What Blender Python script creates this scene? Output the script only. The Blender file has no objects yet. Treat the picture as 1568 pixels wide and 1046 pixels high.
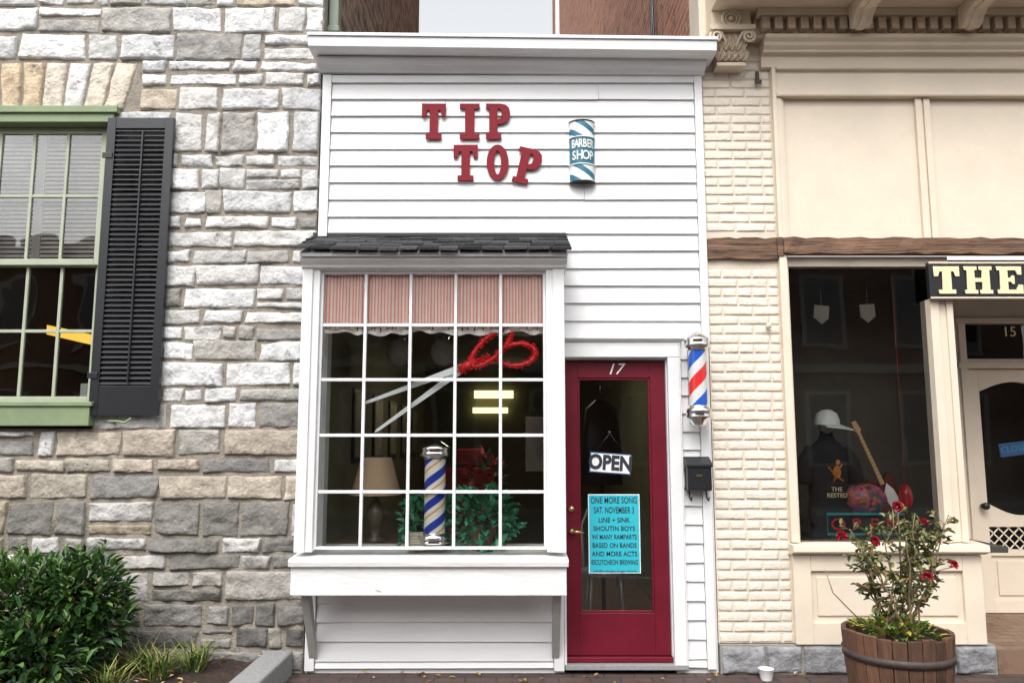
import bpy, bmesh, math, random
from mathutils import Vector, Matrix, noise
random.seed(7)
R=random.random
def U(a,b): return a+(b-a)*R()
S=bpy.context.scene
COL=S.collection

# ---------------------------------------------------------------- helpers
class MB:
    def __init__(s): s.v=[];s.f=[];s.m=[];s.c=[];s.s=[]
    def add(s,vs,fs,m=0,c=(1,1,1),sm=False):
        o=len(s.v); s.v.extend([tuple(p) for p in vs])
        for f in fs:
            s.f.append(tuple(o+i for i in f)); s.m.append(m); s.c.append(c); s.s.append(sm)
        return s
    def box(s,x0,x1,y0,y1,z0,z1,m=0,c=(1,1,1)):
        vs=[(x0,y0,z0),(x1,y0,z0),(x1,y1,z0),(x0,y1,z0),(x0,y0,z1),(x1,y0,z1),(x1,y1,z1),(x0,y1,z1)]
        return s.add(vs,[(0,3,2,1),(4,5,6,7),(0,1,5,4),(1,2,6,5),(2,3,7,6),(3,0,4,7)],m,c)
    def prism(s,poly,y0,y1,m=0,c=(1,1,1)):       # poly in xz, extruded along y
        n=len(poly); vs=[(p[0],y0,p[1]) for p in poly]+[(p[0],y1,p[1]) for p in poly]
        fs=[tuple(range(n)),tuple(range(2*n-1,n-1,-1))]+[(i,i+n,(i+1)%n+n,(i+1)%n) for i in range(n)]
        return s.add(vs,fs,m,c)
    def xprism(s,prof,x0,x1,m=0,dz0=0,dz1=0,c=(1,1,1)):  # prof in yz, extruded along x
        n=len(prof); vs=[(x0,p[0],p[1]+dz0) for p in prof]+[(x1,p[0],p[1]+dz1) for p in prof]
        fs=[tuple(range(n)),tuple(range(2*n-1,n-1,-1))]+[(i,i+n,(i+1)%n+n,(i+1)%n) for i in range(n)]
        return s.add(vs,fs,m,c)
    def lathe(s,cx,cy,prof,n=28,m=0,sx=1,sy=1,c=(1,1,1),sm=True):
        vs=[];fs=[]
        for r,z in prof:
            for i in range(n):
                a=2*math.pi*i/n; vs.append((cx+r*sx*math.cos(a),cy+r*sy*math.sin(a),z))
        for k in range(len(prof)-1):
            for i in range(n):
                j=(i+1)%n; fs.append((k*n+i,k*n+j,(k+1)*n+j,(k+1)*n+i))
        s.add(vs,fs,m,c,sm)
        s.add(vs[:n],[tuple(range(n))[::-1]],m,c); s.add(vs[-n:],[tuple(range(n))],m,c)
        return s
    def tube(s,pts,rs,n=7,m=0,c=(1,1,1),closed=False):
        if not isinstance(rs,(list,tuple)): rs=[rs]*len(pts)
        pts=[Vector(p) for p in pts]; vs=[];fs=[];N=len(pts)
        for k,p in enumerate(pts):
            a=pts[(k-1)%N] if closed or k>0 else p; b=pts[(k+1)%N] if closed or k<N-1 else p
            t=(b-a).normalized(); up=Vector((0,1,0)) if abs(t.y)<.9 else Vector((1,0,0))
            u=t.cross(up).normalized(); w=t.cross(u)
            for i in range(n):
                an=2*math.pi*i/n; vs.append(p+(u*math.cos(an)+w*math.sin(an))*rs[k])
        for k in range(N if closed else N-1):
            k2=(k+1)%N
            for i in range(n):
                j=(i+1)%n; fs.append((k*n+i,k*n+j,k2*n+j,k2*n+i))
        if not closed: fs+= [tuple(range(n))[::-1],tuple(range((N-1)*n,N*n))]
        return s.add(vs,fs,m,c,True)
    def ball(s,c,rx,ry,rz,m=0,n=14,col=(1,1,1),jit=0):
        vs=[];fs=[];k=n//2
        for a in range(1,k):
            ph=math.pi*a/k
            for i in range(n):
                th=2*math.pi*i/n; j=1+U(-jit,jit)
                vs.append((c[0]+rx*j*math.sin(ph)*math.cos(th),c[1]+ry*j*math.sin(ph)*math.sin(th),c[2]+rz*j*math.cos(ph)))
        t=len(vs); vs+= [(c[0],c[1],c[2]+rz),(c[0],c[1],c[2]-rz)]
        for a in range(k-2):
            for i in range(n):
                j=(i+1)%n; fs.append((a*n+i,(a+1)*n+i,(a+1)*n+j,a*n+j))
        for i in range(n):
            j=(i+1)%n; fs.append((t,i,j)); fs.append((t+1,(k-2)*n+j,(k-2)*n+i))
        return s.add(vs,fs,m,col,True)
    def leaf(s,p,d,up,L,W,c,m=0,fold=.25):
        d=Vector(d).normalized(); sd=d.cross(Vector(up))
        if sd.length<.01: sd=d.cross(Vector((1,0,.3)))
        sd.normalize(); n=sd.cross(d); p=Vector(p)
        a=p;b=p+d*L*.3+sd*W*.45+n*W*fold;c1=p+d*L*.7+sd*W*.38+n*W*fold*.8;e=p+d*L-n*L*.08
        c2=p+d*L*.7-sd*W*.38+n*W*fold*.8;b2=p+d*L*.3-sd*W*.45+n*W*fold
        return s.add([a,b,c1,e,c2,b2],[(0,1,2,3),(0,3,4,5)],m,c)
    def obj(s,name,mats,parent=None,bevel=0,recalc=True,origin=None,attr=False):
        me=bpy.data.meshes.new(name)
        if origin: s.v=[(p[0]-origin[0],p[1]-origin[1],p[2]-origin[2]) for p in s.v]
        me.from_pydata(s.v,[],s.f)
        if not isinstance(mats,(list,tuple)): mats=[mats]
        for m in mats: me.materials.append(m)
        me.polygons.foreach_set('material_index',s.m); me.polygons.foreach_set('use_smooth',s.s)
        if attr:
            ca=me.color_attributes.new('Col','FLOAT_COLOR','CORNER'); arr=[]
            for f,c in zip(s.f,s.c): arr+= [c[0],c[1],c[2],1]*len(f)
            ca.data.foreach_set('color',arr)
        if recalc:
            bm=bmesh.new(); bm.from_mesh(me); bmesh.ops.recalc_face_normals(bm,faces=bm.faces); bm.to_mesh(me); bm.free()
        o=bpy.data.objects.new(name,me); COL.objects.link(o)
        if origin: o.location=origin
        if parent: o.parent=parent
        if bevel:
            b=o.modifiers.new('bevel','BEVEL'); b.width=bevel; b.segments=2; b.limit_method='ANGLE'; b.angle_limit=math.radians(40)
        return o
def empty(name):
    o=bpy.data.objects.new(name,None); COL.objects.link(o); return o
def sstep(x): x=max(0,min(1,x)); return x*x*(3-2*x)

# ---------------------------------------------------------------- materials
def M(name,col,rough=.6,var=.08,vs=4,bump=0,bs=60,metal=0,col2=None,c2t=.6,c2s=6,attr=False,stretch=(1,1,1),emit=0,spec=.5,c2w=.06,col3=None,c3t=.5,c3s=2.5,c3a=.6,bd=.01):
    m=bpy.data.materials.new(name); m.use_nodes=True; nt=m.node_tree; N=nt.nodes; L=nt.links
    b=N['Principled BSDF']; b.inputs['Roughness'].default_value=rough; b.inputs['Metallic'].default_value=metal
    b.inputs['Specular IOR Level'].default_value=spec
    tc=N.new('ShaderNodeTexCoord'); mp=N.new('ShaderNodeMapping'); mp.inputs['Scale'].default_value=stretch
    L.new(tc.outputs['Object'],mp.inputs['Vector'])
    nz=N.new('ShaderNodeTexNoise'); nz.inputs['Scale'].default_value=vs; nz.inputs['Detail'].default_value=6; nz.inputs['Roughness'].default_value=.65
    L.new(mp.outputs[0],nz.inputs['Vector'])
    mr=N.new('ShaderNodeMapRange'); mr.inputs[1].default_value=.3; mr.inputs[2].default_value=.7
    mr.inputs[3].default_value=1-var; mr.inputs[4].default_value=1+var; L.new(nz.outputs['Fac'],mr.inputs[0])
    base=N.new('ShaderNodeVectorMath'); base.operation='SCALE'; L.new(mr.outputs[0],base.inputs['Scale'])
    if attr:
        at=N.new('ShaderNodeVertexColor'); at.layer_name='Col'; L.new(at.outputs['Color'],base.inputs[0])
    else: base.inputs[0].default_value=col
    out=base.outputs[0]
    for (cc,ct,cs_,cw,ca_) in ((col3,c3t,c3s,.15,c3a),(col2,c2t,c2s,c2w,1)):
        if not cc: continue
        n2=N.new('ShaderNodeTexNoise'); n2.inputs['Scale'].default_value=cs_; n2.inputs['Detail'].default_value=8; n2.inputs['Roughness'].default_value=.7
        L.new(mp.outputs[0],n2.inputs['Vector'])
        r2=N.new('ShaderNodeMapRange'); r2.inputs[1].default_value=ct; r2.inputs[2].default_value=ct+cw; r2.inputs[4].default_value=ca_; L.new(n2.outputs['Fac'],r2.inputs[0])
        mx=N.new('ShaderNodeMix'); mx.data_type='RGBA'; L.new(r2.outputs[0],mx.inputs[0]); L.new(out,mx.inputs[6]); mx.inputs[7].default_value=(*cc,1)
        out=mx.outputs[2]
    L.new(out,b.inputs['Base Color'])
    if bump:
        n3=N.new('ShaderNodeTexNoise'); n3.inputs['Scale'].default_value=bs; n3.inputs['Detail'].default_value=5
        L.new(mp.outputs[0],n3.inputs['Vector'])
        bp=N.new('ShaderNodeBump'); bp.inputs['Strength'].default_value=bump; bp.inputs['Distance'].default_value=bd
        L.new(n3.outputs['Fac'],bp.inputs['Height']); L.new(bp.outputs[0],b.inputs['Normal'])
    if emit:
        b.inputs['Emission Color'].default_value=(*col,1); b.inputs['Emission Strength'].default_value=emit
    return m
def glass(name,tint=(.97,.98,.975),wav=.01,k=.9):
    m=bpy.data.materials.new(name); m.use_nodes=True; nt=m.node_tree; N=nt.nodes; L=nt.links; N.clear()
    o=N.new('ShaderNodeOutputMaterial'); mx=N.new('ShaderNodeMixShader'); t=N.new('ShaderNodeBsdfTransparent'); g=N.new('ShaderNodeBsdfGlossy')
    g.inputs['Roughness'].default_value=.01; t.inputs[0].default_value=(*tint,1)
    fr=N.new('ShaderNodeFresnel'); fr.inputs[0].default_value=1.5; mu=N.new('ShaderNodeMath'); mu.operation='MULTIPLY'; mu.inputs[1].default_value=k; mu.use_clamp=True
    tc=N.new('ShaderNodeTexCoord'); n=N.new('ShaderNodeTexNoise'); n.inputs['Scale'].default_value=3; n.inputs['Detail'].default_value=1
    bp=N.new('ShaderNodeBump'); bp.inputs['Strength'].default_value=wav; bp.inputs['Distance'].default_value=.1
    L.new(tc.outputs['Object'],n.inputs['Vector']); L.new(n.outputs['Fac'],bp.inputs['Height']); L.new(bp.outputs[0],g.inputs['Normal'])
    L.new(fr.outputs[0],mu.inputs[0]); L.new(mu.outputs[0],mx.inputs[0]); L.new(t.outputs[0],mx.inputs[1]); L.new(g.outputs[0],mx.inputs[2]); L.new(mx.outputs[0],o.inputs[0])
    return m
def brickmat(name,c1,c2,mort,bw=.21,bh=.067,ms=.008,axes='XZ',rough=.85,bump=.6,dirt=(.03,.025,.02),dt=.55):
    m=bpy.data.materials.new(name); m.use_nodes=True; nt=m.node_tree; N=nt.nodes; L=nt.links; b=N['Principled BSDF']; b.inputs['Roughness'].default_value=rough
    tc=N.new('ShaderNodeTexCoord'); sp=N.new('ShaderNodeSeparateXYZ'); cb=N.new('ShaderNodeCombineXYZ'); L.new(tc.outputs['Object'],sp.inputs[0])
    L.new(sp.outputs[axes[0]],cb.inputs[0]); L.new(sp.outputs[axes[1]],cb.inputs[1])
    br=N.new('ShaderNodeTexBrick'); br.inputs['Scale'].default_value=1; br.inputs['Brick Width'].default_value=bw; br.inputs['Row Height'].default_value=bh; br.inputs['Mortar Size'].default_value=ms
    br.inputs['Color1'].default_value=(*c1,1); br.inputs['Color2'].default_value=(*c2,1); br.inputs['Mortar'].default_value=(*mort,1); br.inputs['Mortar Smooth'].default_value=.3
    L.new(cb.outputs[0],br.inputs['Vector'])
    n2=N.new('ShaderNodeTexNoise'); n2.inputs['Scale'].default_value=7; n2.inputs['Detail'].default_value=9; n2.inputs['Roughness'].default_value=.75; L.new(tc.outputs['Object'],n2.inputs['Vector'])
    r2=N.new('ShaderNodeMapRange'); r2.inputs[1].default_value=dt; r2.inputs[2].default_value=dt+.12; r2.inputs[4].default_value=.8; L.new(n2.outputs['Fac'],r2.inputs[0])
    mx=N.new('ShaderNodeMix'); mx.data_type='RGBA'; L.new(r2.outputs[0],mx.inputs[0]); L.new(br.outputs['Color'],mx.inputs[6]); mx.inputs[7].default_value=(*dirt,1)
    L.new(mx.outputs[2],b.inputs['Base Color'])
    ad=N.new('ShaderNodeMath'); ad.operation='MULTIPLY_ADD'; ad.inputs[1].default_value=-1; L.new(br.outputs['Fac'],ad.inputs[0]); L.new(n2.outputs['Fac'],ad.inputs[2])
    bp=N.new('ShaderNodeBump'); bp.inputs['Strength'].default_value=bump; bp.inputs['Distance'].default_value=.01; L.new(ad.outputs[0],bp.inputs['Height']); L.new(bp.outputs[0],b.inputs['Normal'])
    return m
def stripemat(name,n,P,cols,rough=.15):
    """helical barber stripes around the object's own z axis"""
    m=bpy.data.materials.new(name); m.use_nodes=True; nt=m.node_tree; N=nt.nodes; L=nt.links; b=N['Principled BSDF']; b.inputs['Roughness'].default_value=rough
    tc=N.new('ShaderNodeTexCoord'); sp=N.new('ShaderNodeSeparateXYZ'); L.new(tc.outputs['Object'],sp.inputs[0])
    at=N.new('ShaderNodeMath'); at.operation='ARCTAN2'; L.new(sp.outputs[1],at.inputs[0]); L.new(sp.outputs[0],at.inputs[1])
    a=N.new('ShaderNodeMath'); a.operation='MULTIPLY'; a.inputs[1].default_value=n/(2*math.pi); L.new(at.outputs[0],a.inputs[0])
    z=N.new('ShaderNodeMath'); z.operation='MULTIPLY_ADD'; z.inputs[1].default_value=-1/P; L.new(sp.outputs[2],z.inputs[0]); L.new(a.outputs[0],z.inputs[2])
    f=N.new('ShaderNodeMath'); f.operation='FRACT'; L.new(z.outputs[0],f.inputs[0])
    cr=N.new('ShaderNodeValToRGB'); cr.color_ramp.interpolation='CONSTANT'; e=cr.color_ramp.elements
    e[0].position=cols[0][0]; e[0].color=(*cols[0][1],1); e[1].position=cols[1][0]; e[1].color=(*cols[1][1],1)
    for p,c in cols[2:]:
        q=e.new(p); q.color=(*c,1)
    L.new(f.outputs[0],cr.inputs[0]); L.new(cr.outputs[0],b.inputs['Base Color'])
    return m

white=M('white_paint',(.70,.70,.70),.45,.06,3,.14,25,col2=(.51,.50,.47),c2t=.65,c2s=6,c2w=.15)
siding=M('siding_paint',(.70,.70,.70),.5,.06,2.5,.14,18,stretch=(.35,1,1.6),col2=(.53,.52,.50),c2t=.63,c2s=7,c2w=.2)
shelfp=M('peeling_paint',(.70,.70,.69),.5,.06,5,.3,30,stretch=(.5,1,1.8),col2=(.28,.20,.13),c2t=.655,c2s=7,c2w=.03)
stone=M('limestone',(1,1,1),.92,.32,13,1,38,attr=True,col2=(.11,.105,.10),c2t=.59,c2s=7.5,c2w=.12,spec=.15,col3=(.38,.33,.26),c3t=.56,c3s=2.2,c3a=.35,bd=.014)
mortar=M('mortar',(.27,.24,.20),.95,.3,12,1,70,spec=.1,col2=(.11,.095,.08),c2t=.57,c2s=4,c2w=.12)
dmortar=M('foundation_mortar',(.27,.255,.23),.95,.2,12,.9,70,spec=.1)
cream=M('cream_paint',(.69,.595,.475),.5,.06,3,.14,20,col2=(.57,.47,.36),c2t=.65,c2s=4,c2w=.15)
creambrick=M('painted_brick',(1,1,1),.55,.06,6,.6,45,attr=True,col2=(.47,.39,.31),c2t=.68,c2s=9,c2w=.08,spec=.35)
creamm=M('painted_mortar',(.62,.54,.44),.7,.06,6,.4,60)
tan=M('tan_paint',(.60,.50,.38),.55,.08,4,.1,20)
black=M('black_paint',(.012,.013,.016),.35,.2,6,.05,30)
green=M('sage_paint',(.19,.245,.13),.5,.12,6,.15,20)
sash=M('pale_green_paint',(.35,.38,.28),.5,.1,6)
redp=M('door_red',(.125,.007,.018),.38,.18,3,.10,12,spec=.3)
redl=M('letter_red',(.19,.009,.018),.6,.14,10,.15,20,spec=.2)
gls=glass('window_glass',k=.9); gls2=glass('bay_window_glass',wav=.02,k=.8); gls3=glass('old_window_glass',wav=.04,k=1.5)
chrome=M('chrome',(.75,.74,.72),.14,.04,9,metal=1)
brass=M('brass',(.55,.4,.18),.3,.1,20,metal=1)
dark=M('dark_interior',(.05,.045,.035),.9,.2,3)
olive=M('interior_wall',(.10,.10,.05),.8,.15,3)
floorm=M('interior_floor',(.12,.08,.05),.5,.2,5)
shingle=M('shingle',(1,1,1),.95,.35,30,.6,120,attr=True,spec=.2)
wood=M('weathered_beam',(.17,.095,.057),.85,.5,9,1,25,stretch=(.25,1,3),col2=(.03,.022,.017),c2t=.51,c2s=6,c2w=.12)
barrelm=M('barrel_wood',(1,1,1),.75,.35,14,.6,30,stretch=(3,3,.4),attr=True)
iron=M('rusty_iron',(.05,.035,.03),.6,.3,20,.3,60)
leafm=M('leaf',(1,1,1),.45,.12,40,attr=True,spec=.4)
petal=M('petal',(1,1,1),.6,.1,40,attr=True)
soil=M('soil_mulch',(.035,.02,.014),.95,.6,30,1,60,col2=(.10,.05,.025),c2t=.58,c2s=30)
granite=M('granite_kerb',(.25,.25,.25),.85,.2,60,.4,90,col2=(.14,.14,.14),c2t=.6,c2s=20)
asphalt=M('asphalt',(.05,.05,.052),.9,.2,40,.5,120)
pavers=brickmat('brick_pavers',(.062,.040,.034),(.09,.054,.045),(.028,.026,.024),.2,.1,.006,'XY',.75)
entryp=brickmat('entry_pavers',(.17,.10,.065),(.22,.14,.09),(.10,.08,.06),.2,.1,.006,'XY',.75)
bside=brickmat('alley_brick',(.30,.085,.04),(.42,.17,.09),(.34,.26,.20),.42,.075,.012,'YZ',dirt=(.05,.028,.02),dt=.51,bump=1)
bdark=brickmat('dark_alley_brick',(.15,.11,.08),(.28,.21,.14),(.30,.26,.22),.5,.12,.018,'YZ',dirt=(.03,.026,.022),dt=.47,bump=1)
bopp=brickmat('street_brick',(.12,.05,.035),(.15,.065,.045),(.14,.12,.10),.21,.07,.009,'XZ')
lit=M('fluorescent',(1,.86,.45),.5,0,emit=2.0)
litw=M('warm_lamp',(1,.62,.10),.5,0,emit=1.2)
paperw=M('white_card',(.75,.75,.73),.6,.03,5)
cyan=M('cyan_paper',(.03,.42,.52),.7,.05,8,spec=.2)
ink=M('ink',(.015,.02,.03),.7,0)
tealp=M('teal_paint',(.02,.22,.28),.4,.08,9)
navy=M('navy',(.02,.07,.18),.5,.05)
credm=M('sign_cream',(.74,.65,.40),.5,.08,10)

# ---------------------------------------------------------------- world, sun, camera
w=bpy.data.worlds.new('World'); S.world=w; w.use_nodes=True; N=w.node_tree.nodes; L=w.node_tree.links
bg=N['Background']; sk=N.new('ShaderNodeTexSky'); sk.sky_type='NISHITA'; sk.sun_disc=False
sk.sun_elevation=math.radians(52); sk.sun_rotation=math.radians(195); sk.dust_density=5; sk.air_density=1
hs=N.new('ShaderNodeHueSaturation'); hs.inputs['Saturation'].default_value=.12; hs.inputs['Value'].default_value=2.2
L.new(sk.outputs[0],hs.inputs['Color']); L.new(hs.outputs[0],bg.inputs[0]); bg.inputs[1].default_value=.15
sl=bpy.data.lights.new('sun','SUN'); sl.energy=.55; sl.angle=math.radians(22); sl.color=(1,.98,.95)
so=bpy.data.objects.new('sun',sl); COL.objects.link(so); so.rotation_euler=(math.radians(38),0,math.radians(-15)); so.location=(-3,-10,12)
cam=bpy.data.cameras.new('camera'); co=bpy.data.objects.new('camera',cam); COL.objects.link(co)
cam.lens=28.03; cam.sensor_width=36; cam.clip_end=500; co.location=(0,-5.5,1.5); co.rotation_euler=(math.radians(97.3),0,0); S.camera=co
S.view_settings.view_transform='Standard'; S.view_settings.look='None'; S.view_settings.exposure=0

# ---------------------------------------------------------------- masonry block
def block(mb,q,yb,dep,amp,col,step=.024,gap=.008,wob=.006,rnd=.011):
    """q: 4 corners (xz) bl,br,tr,tl ; a rough faced block standing proud of yb towards -y"""
    wd=max(.03,((q[1][0]-q[0][0])+(q[2][0]-q[3][0]))/2-2*gap); ht=max(.03,((q[3][1]-q[0][1])+(q[2][1]-q[1][1]))/2-2*gap)
    def par(l):
        n=max(2,int(l/step)); e=min(.006,l*.2)
        return [0,e/l,2.4*e/l]+[2.4*e/l+(1-4.8*e/l)*(i+1)/n for i in range(n-1)]+[1-2.4*e/l,1-e/l,1]
    us=par(wd); vs_=par(ht); gu=gap/(wd+2*gap); gv=gap/(ht+2*gap)
    sd=U(0,100); tx=U(-1,1)*amp*1.2; tz=U(-1,1)*amp*.9; vs=[]
    for b in vs_:
        for a in us:
            A=gu+a*(1-2*gu); B=gv+b*(1-2*gv)
            x=(q[0][0]*(1-A)+q[1][0]*A)*(1-B)+(q[3][0]*(1-A)+q[2][0]*A)*B
            z=(q[0][1]*(1-A)+q[1][1]*A)*(1-B)+(q[3][1]*(1-A)+q[2][1]*A)*B
            e=min(min(a,1-a)*wd,min(b,1-b)*ht)
            n1=noise.noise(Vector((x*11+sd,z*11,0))); n2=noise.noise(Vector((x*11,z*11+sd,5)))
            x+=n1*wob; z+=n2*wob
            h=dep*sstep(e/rnd*.9+.15) if e>0 else -.02
            if e>0:
                nn=noise.fractal(Vector((x*8+sd,z*10,sd)),.75,2.3,5)
                ri=1-abs(noise.noise(Vector((x*7+sd,z*15,3.3))))*2.2
                h+=amp*(.75*nn+.45*ri-.2)+(a-.5)*tx+(b-.5)*tz
                h=max(h,.0015)
            vs.append((x,yb-h,z))
    n=len(us); fs=[(j*n+i,j*n+i+1,(j+1)*n+i+1,(j+1)*n+i) for j in range(len(vs_)-1) for i in range(n-1)]
    mb.add(vs,fs,0,col,True)
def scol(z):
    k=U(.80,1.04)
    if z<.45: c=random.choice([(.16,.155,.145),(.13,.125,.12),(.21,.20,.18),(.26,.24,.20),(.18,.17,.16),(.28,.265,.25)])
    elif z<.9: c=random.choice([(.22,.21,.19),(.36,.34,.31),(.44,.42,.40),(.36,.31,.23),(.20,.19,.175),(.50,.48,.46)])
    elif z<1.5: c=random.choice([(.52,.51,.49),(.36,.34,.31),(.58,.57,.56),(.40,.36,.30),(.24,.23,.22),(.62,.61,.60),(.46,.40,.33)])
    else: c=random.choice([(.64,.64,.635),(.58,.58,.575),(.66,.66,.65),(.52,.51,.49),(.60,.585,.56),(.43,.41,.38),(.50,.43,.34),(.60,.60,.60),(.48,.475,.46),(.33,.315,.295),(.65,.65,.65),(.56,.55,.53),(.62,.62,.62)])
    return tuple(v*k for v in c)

# ================================================================ STONE BUILDING
sb=empty('stone_building')
W0,W1,WZ0,WZ1=-4.06,-2.88,1.60,3.88
mb=MB()
XL,XR=-5.2,-1.375
zs=[0.0]
for t in [WZ0,WZ1,4.26,5.5]:
    while True:
        h=random.choice([.11,.14,.15,.16,.18,.21,.24])
        if zs[-1]+h>t-.09:
            zs.append(t); break
        zs.append(zs[-1]+h)
for k in range(len(zs)-1):
    z0,z1=zs[k],zs[k+1]
    if z1<=WZ0+.01 or z0>=4.25: segs=[(XL,XR)]
    elif z0>=WZ1-.01: segs=[(XL,-4.24),(-2.69,XR)]
    else: segs=[(XL,W0),(W1,XR)]
    def dp(): return U(.010,.024)
    am=.015 if z0>.9 else .024
    for (a,b) in segs:
        x=a
        while x<b-.02:
            wd=U(.18,.56)
            if R()<.2: wd=U(.10,.18)
            if x+wd>b-.12: wd=b-x
            j=.018
            q=[(x,z0+U(-.012,.012)),(x+wd,z0+U(-.012,.012)),(x+wd+U(-j,j)*(x+wd<b-.01),z1+U(-.012,.012)),(x+U(-j,j)*(x>a+.01),z1+U(-.012,.012))]
            r=R(); g=U(.005,.013)
            if r<.17 and (z1-z0)>.14 and wd>.2:
                zm=z0+(z1-z0)*U(.35,.65)
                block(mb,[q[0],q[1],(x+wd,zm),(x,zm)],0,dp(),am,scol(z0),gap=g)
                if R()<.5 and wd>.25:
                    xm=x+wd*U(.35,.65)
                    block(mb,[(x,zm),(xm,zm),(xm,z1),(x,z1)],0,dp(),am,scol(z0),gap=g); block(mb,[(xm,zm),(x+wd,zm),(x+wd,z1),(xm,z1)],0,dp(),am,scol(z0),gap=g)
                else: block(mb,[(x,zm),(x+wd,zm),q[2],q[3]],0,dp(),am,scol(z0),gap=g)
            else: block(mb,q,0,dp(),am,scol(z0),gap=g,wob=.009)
            x+=wd
cx=-3.47; nb=9
bx=[-4.14+i*(1.34/nb) for i in range(nb+1)]
def top(xb): return cx+(xb-cx)*1.13
for i in range(nb):
    c=random.choice([(.62,.61,.59),(.54,.43,.30),(.60,.54,.45),(.64,.63,.62)])
    block(mb,[(bx[i],WZ1),(bx[i+1],WZ1),(top(bx[i+1]),4.25),(top(bx[i]),4.25)],0,.02,.010,c)
mb.obj('stone_facing',stone,sb,recalc=False,attr=True)
m2=MB()
m2.box(XL-.1,W0,0,.35,0,5.5); m2.box(W1,-1.385,0,.35,0,5.5); m2.box(W0,W1,0,.35,0,WZ0); m2.box(W0,W1,0,.35,WZ1,5.5)
m2.obj('mortar_core',mortar,sb)
m3=MB(); m3.box(-1.55,-1.40,.35,5.8,0,8.5); m3.box(-5.3,-1.55,5.65,5.8,0,8.5); m3.box(-5.4,-5.3,.3,5.8,0,8.5); m3.box(-5.3,-1.40,0.02,.36,5.5,8.5)
m3.obj('side_wall',bdark,sb)
m3=MB(); m3.box(-5.5,-1.35,-.1,6,8.5,8.6); m3.obj('roof',dark,sb)
# window
f=MB()
f.box(W1-.055,W1-.002,.03,.16,WZ0+.16,WZ1-.10); f.box(W0+.002,W0+.055,.03,.16,WZ0+.16,WZ1-.10); f.box(W0-.02,W1+.03,-.045,.16,WZ1-.10,WZ1-.002)
f.box(W0-.05,W1+.06,-.065,.16,WZ1-.035,WZ1+.015)
f.box(W0-.06,W1+.02,-.09,.16,WZ0+.02,WZ0+.15); f.box(W0-.08,W1+.04,-.105,.02,WZ0+.152,WZ0+.182)
f.obj('window_frame',green,sb,.004)
f=MB(); x0,x1=W0+.057,W1-.057; zb,zt=WZ0+.184,WZ1-.102; zm=(zb+zt)/2
def muntins(f,x0,x1,z0,z1,nc,nr,y,t=.022,st=.045,dp=.03):
    f.box(x0,x0+st,y,y+dp,z0,z1); f.box(x1-st,x1,y,y+dp,z0,z1); f.box(x0+st,x1-st,y,y+dp,z1-st,z1); f.box(x0+st,x1-st,y,y+dp,z0,z0+st)
    a,b,c,d=x0+st,x1-st,z0+st,z1-st
    for i in range(1,nc):
        X=a+(b-a)*i/nc; f.box(X-t/2,X+t/2,y+.003,y+dp-.003,c,d)
    for i in range(1,nr):
        Z=c+(d-c)*i/nr; f.box(a,b,y+.006,y+dp-.006,Z-t/2,Z+t/2)
muntins(f,x0,x1,zm-.02,zt,4,2,.06); muntins(f,x0,x1,zb,zm+.02,4,2,.10)
f.obj('window_sashes',sash,sb,.003)
f=MB(); f.box(x0,x1,.075,.078,zm,zt); f.box(x0,x1,.115,.118,zb,zm+.01); f.obj('window_glass',gls3,sb)
f=MB()
f.box(W0-.3,W1+.5,.36,3.2,WZ0-.6,WZ0-.5); f.box(W0-.3,W1+.5,.36,3.2,WZ1+.1,WZ1+.2); f.box(W0-.3,W1+.5,3.2,3.3,WZ0-.6,WZ1+.2); f.box(W0-.4,W0-.3,.36,3.3,WZ0-.6,WZ1+.2); f.box(W1+.5,W1+.6,.36,3.3,WZ0-.6,WZ1+.2)
f.obj('room_walls',dark,sb)
f=MB()
for i in range(31):
    z=zt-.02-i*.032
    for a,b in ((x0+.03,x0+.52),(x0+.58,x1-.03)):
        f.add([(a,.142,z-.026),(b,.142,z-.026),(b,.158,z),(a,.158,z)],[(0,1,2,3)])
f.box(x0+.52,x0+.58,.142,.16,zm,zt)
f.obj('interior_blinds',M('blind',(.50,.44,.42),.6,.1),sb,recalc=False)
f=MB(); f.prism([(-3.95,2.50),(-3.2,2.34),(-3.12,2.27),(-3.3,2.27),(-3.95,2.42)],1.2,1.4); f.prism([(-3.75,2.03),(-3.1,1.9),(-3.1,1.87),(-3.75,1.96)],1.9,2.0)
f.obj('ceiling_lamp',litw,sb)
f=MB(); f.box(-3.25,-3.0,.5,.52,1.85,1.95); f.obj('desk_papers',paperw,sb)
# shutter
f=MB(); X0,X1,Z0,Z1=-2.875,-2.405,1.69,3.80; ys=-.075
f.box(X0,X0+.06,ys,ys+.035,Z0,Z1); f.box(X1-.06,X1,ys,ys+.035,Z0,Z1)
for a,b in ((Z0,Z0+.20),(Z1-.08,Z1)): f.box(X0+.06,X1-.06,ys+.002,ys+.033,a,b)
z=Z0+.215
while z<Z1-.09:
    f.add([(X0+.06,ys+.004,z-.006),(X1-.06,ys+.004,z-.006),(X1-.06,ys+.03,z+.024),(X0+.06,ys+.03,z+.024),(X0+.06,ys+.004,z),(X1-.06,ys+.004,z),(X1-.06,ys+.03,z+.03),(X0+.06,ys+.03,z+.03)],[(0,1,2,3),(4,5,6,7),(0,1,5,4),(1,2,6,5),(2,3,7,6),(3,0,4,7)]); z+=.036
f.box(X0+.25,X0+.262,ys-.008,ys,Z0+.22,Z1-.1)
f.box(X0-.02,X0+.05,ys-.008,ys,Z0+.25,Z0+.29); f.box(X0-.02,X0+.05,ys-.008,ys,Z1-.3,Z1-.26)
f.obj('shutter',black,sb,.002)
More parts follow.
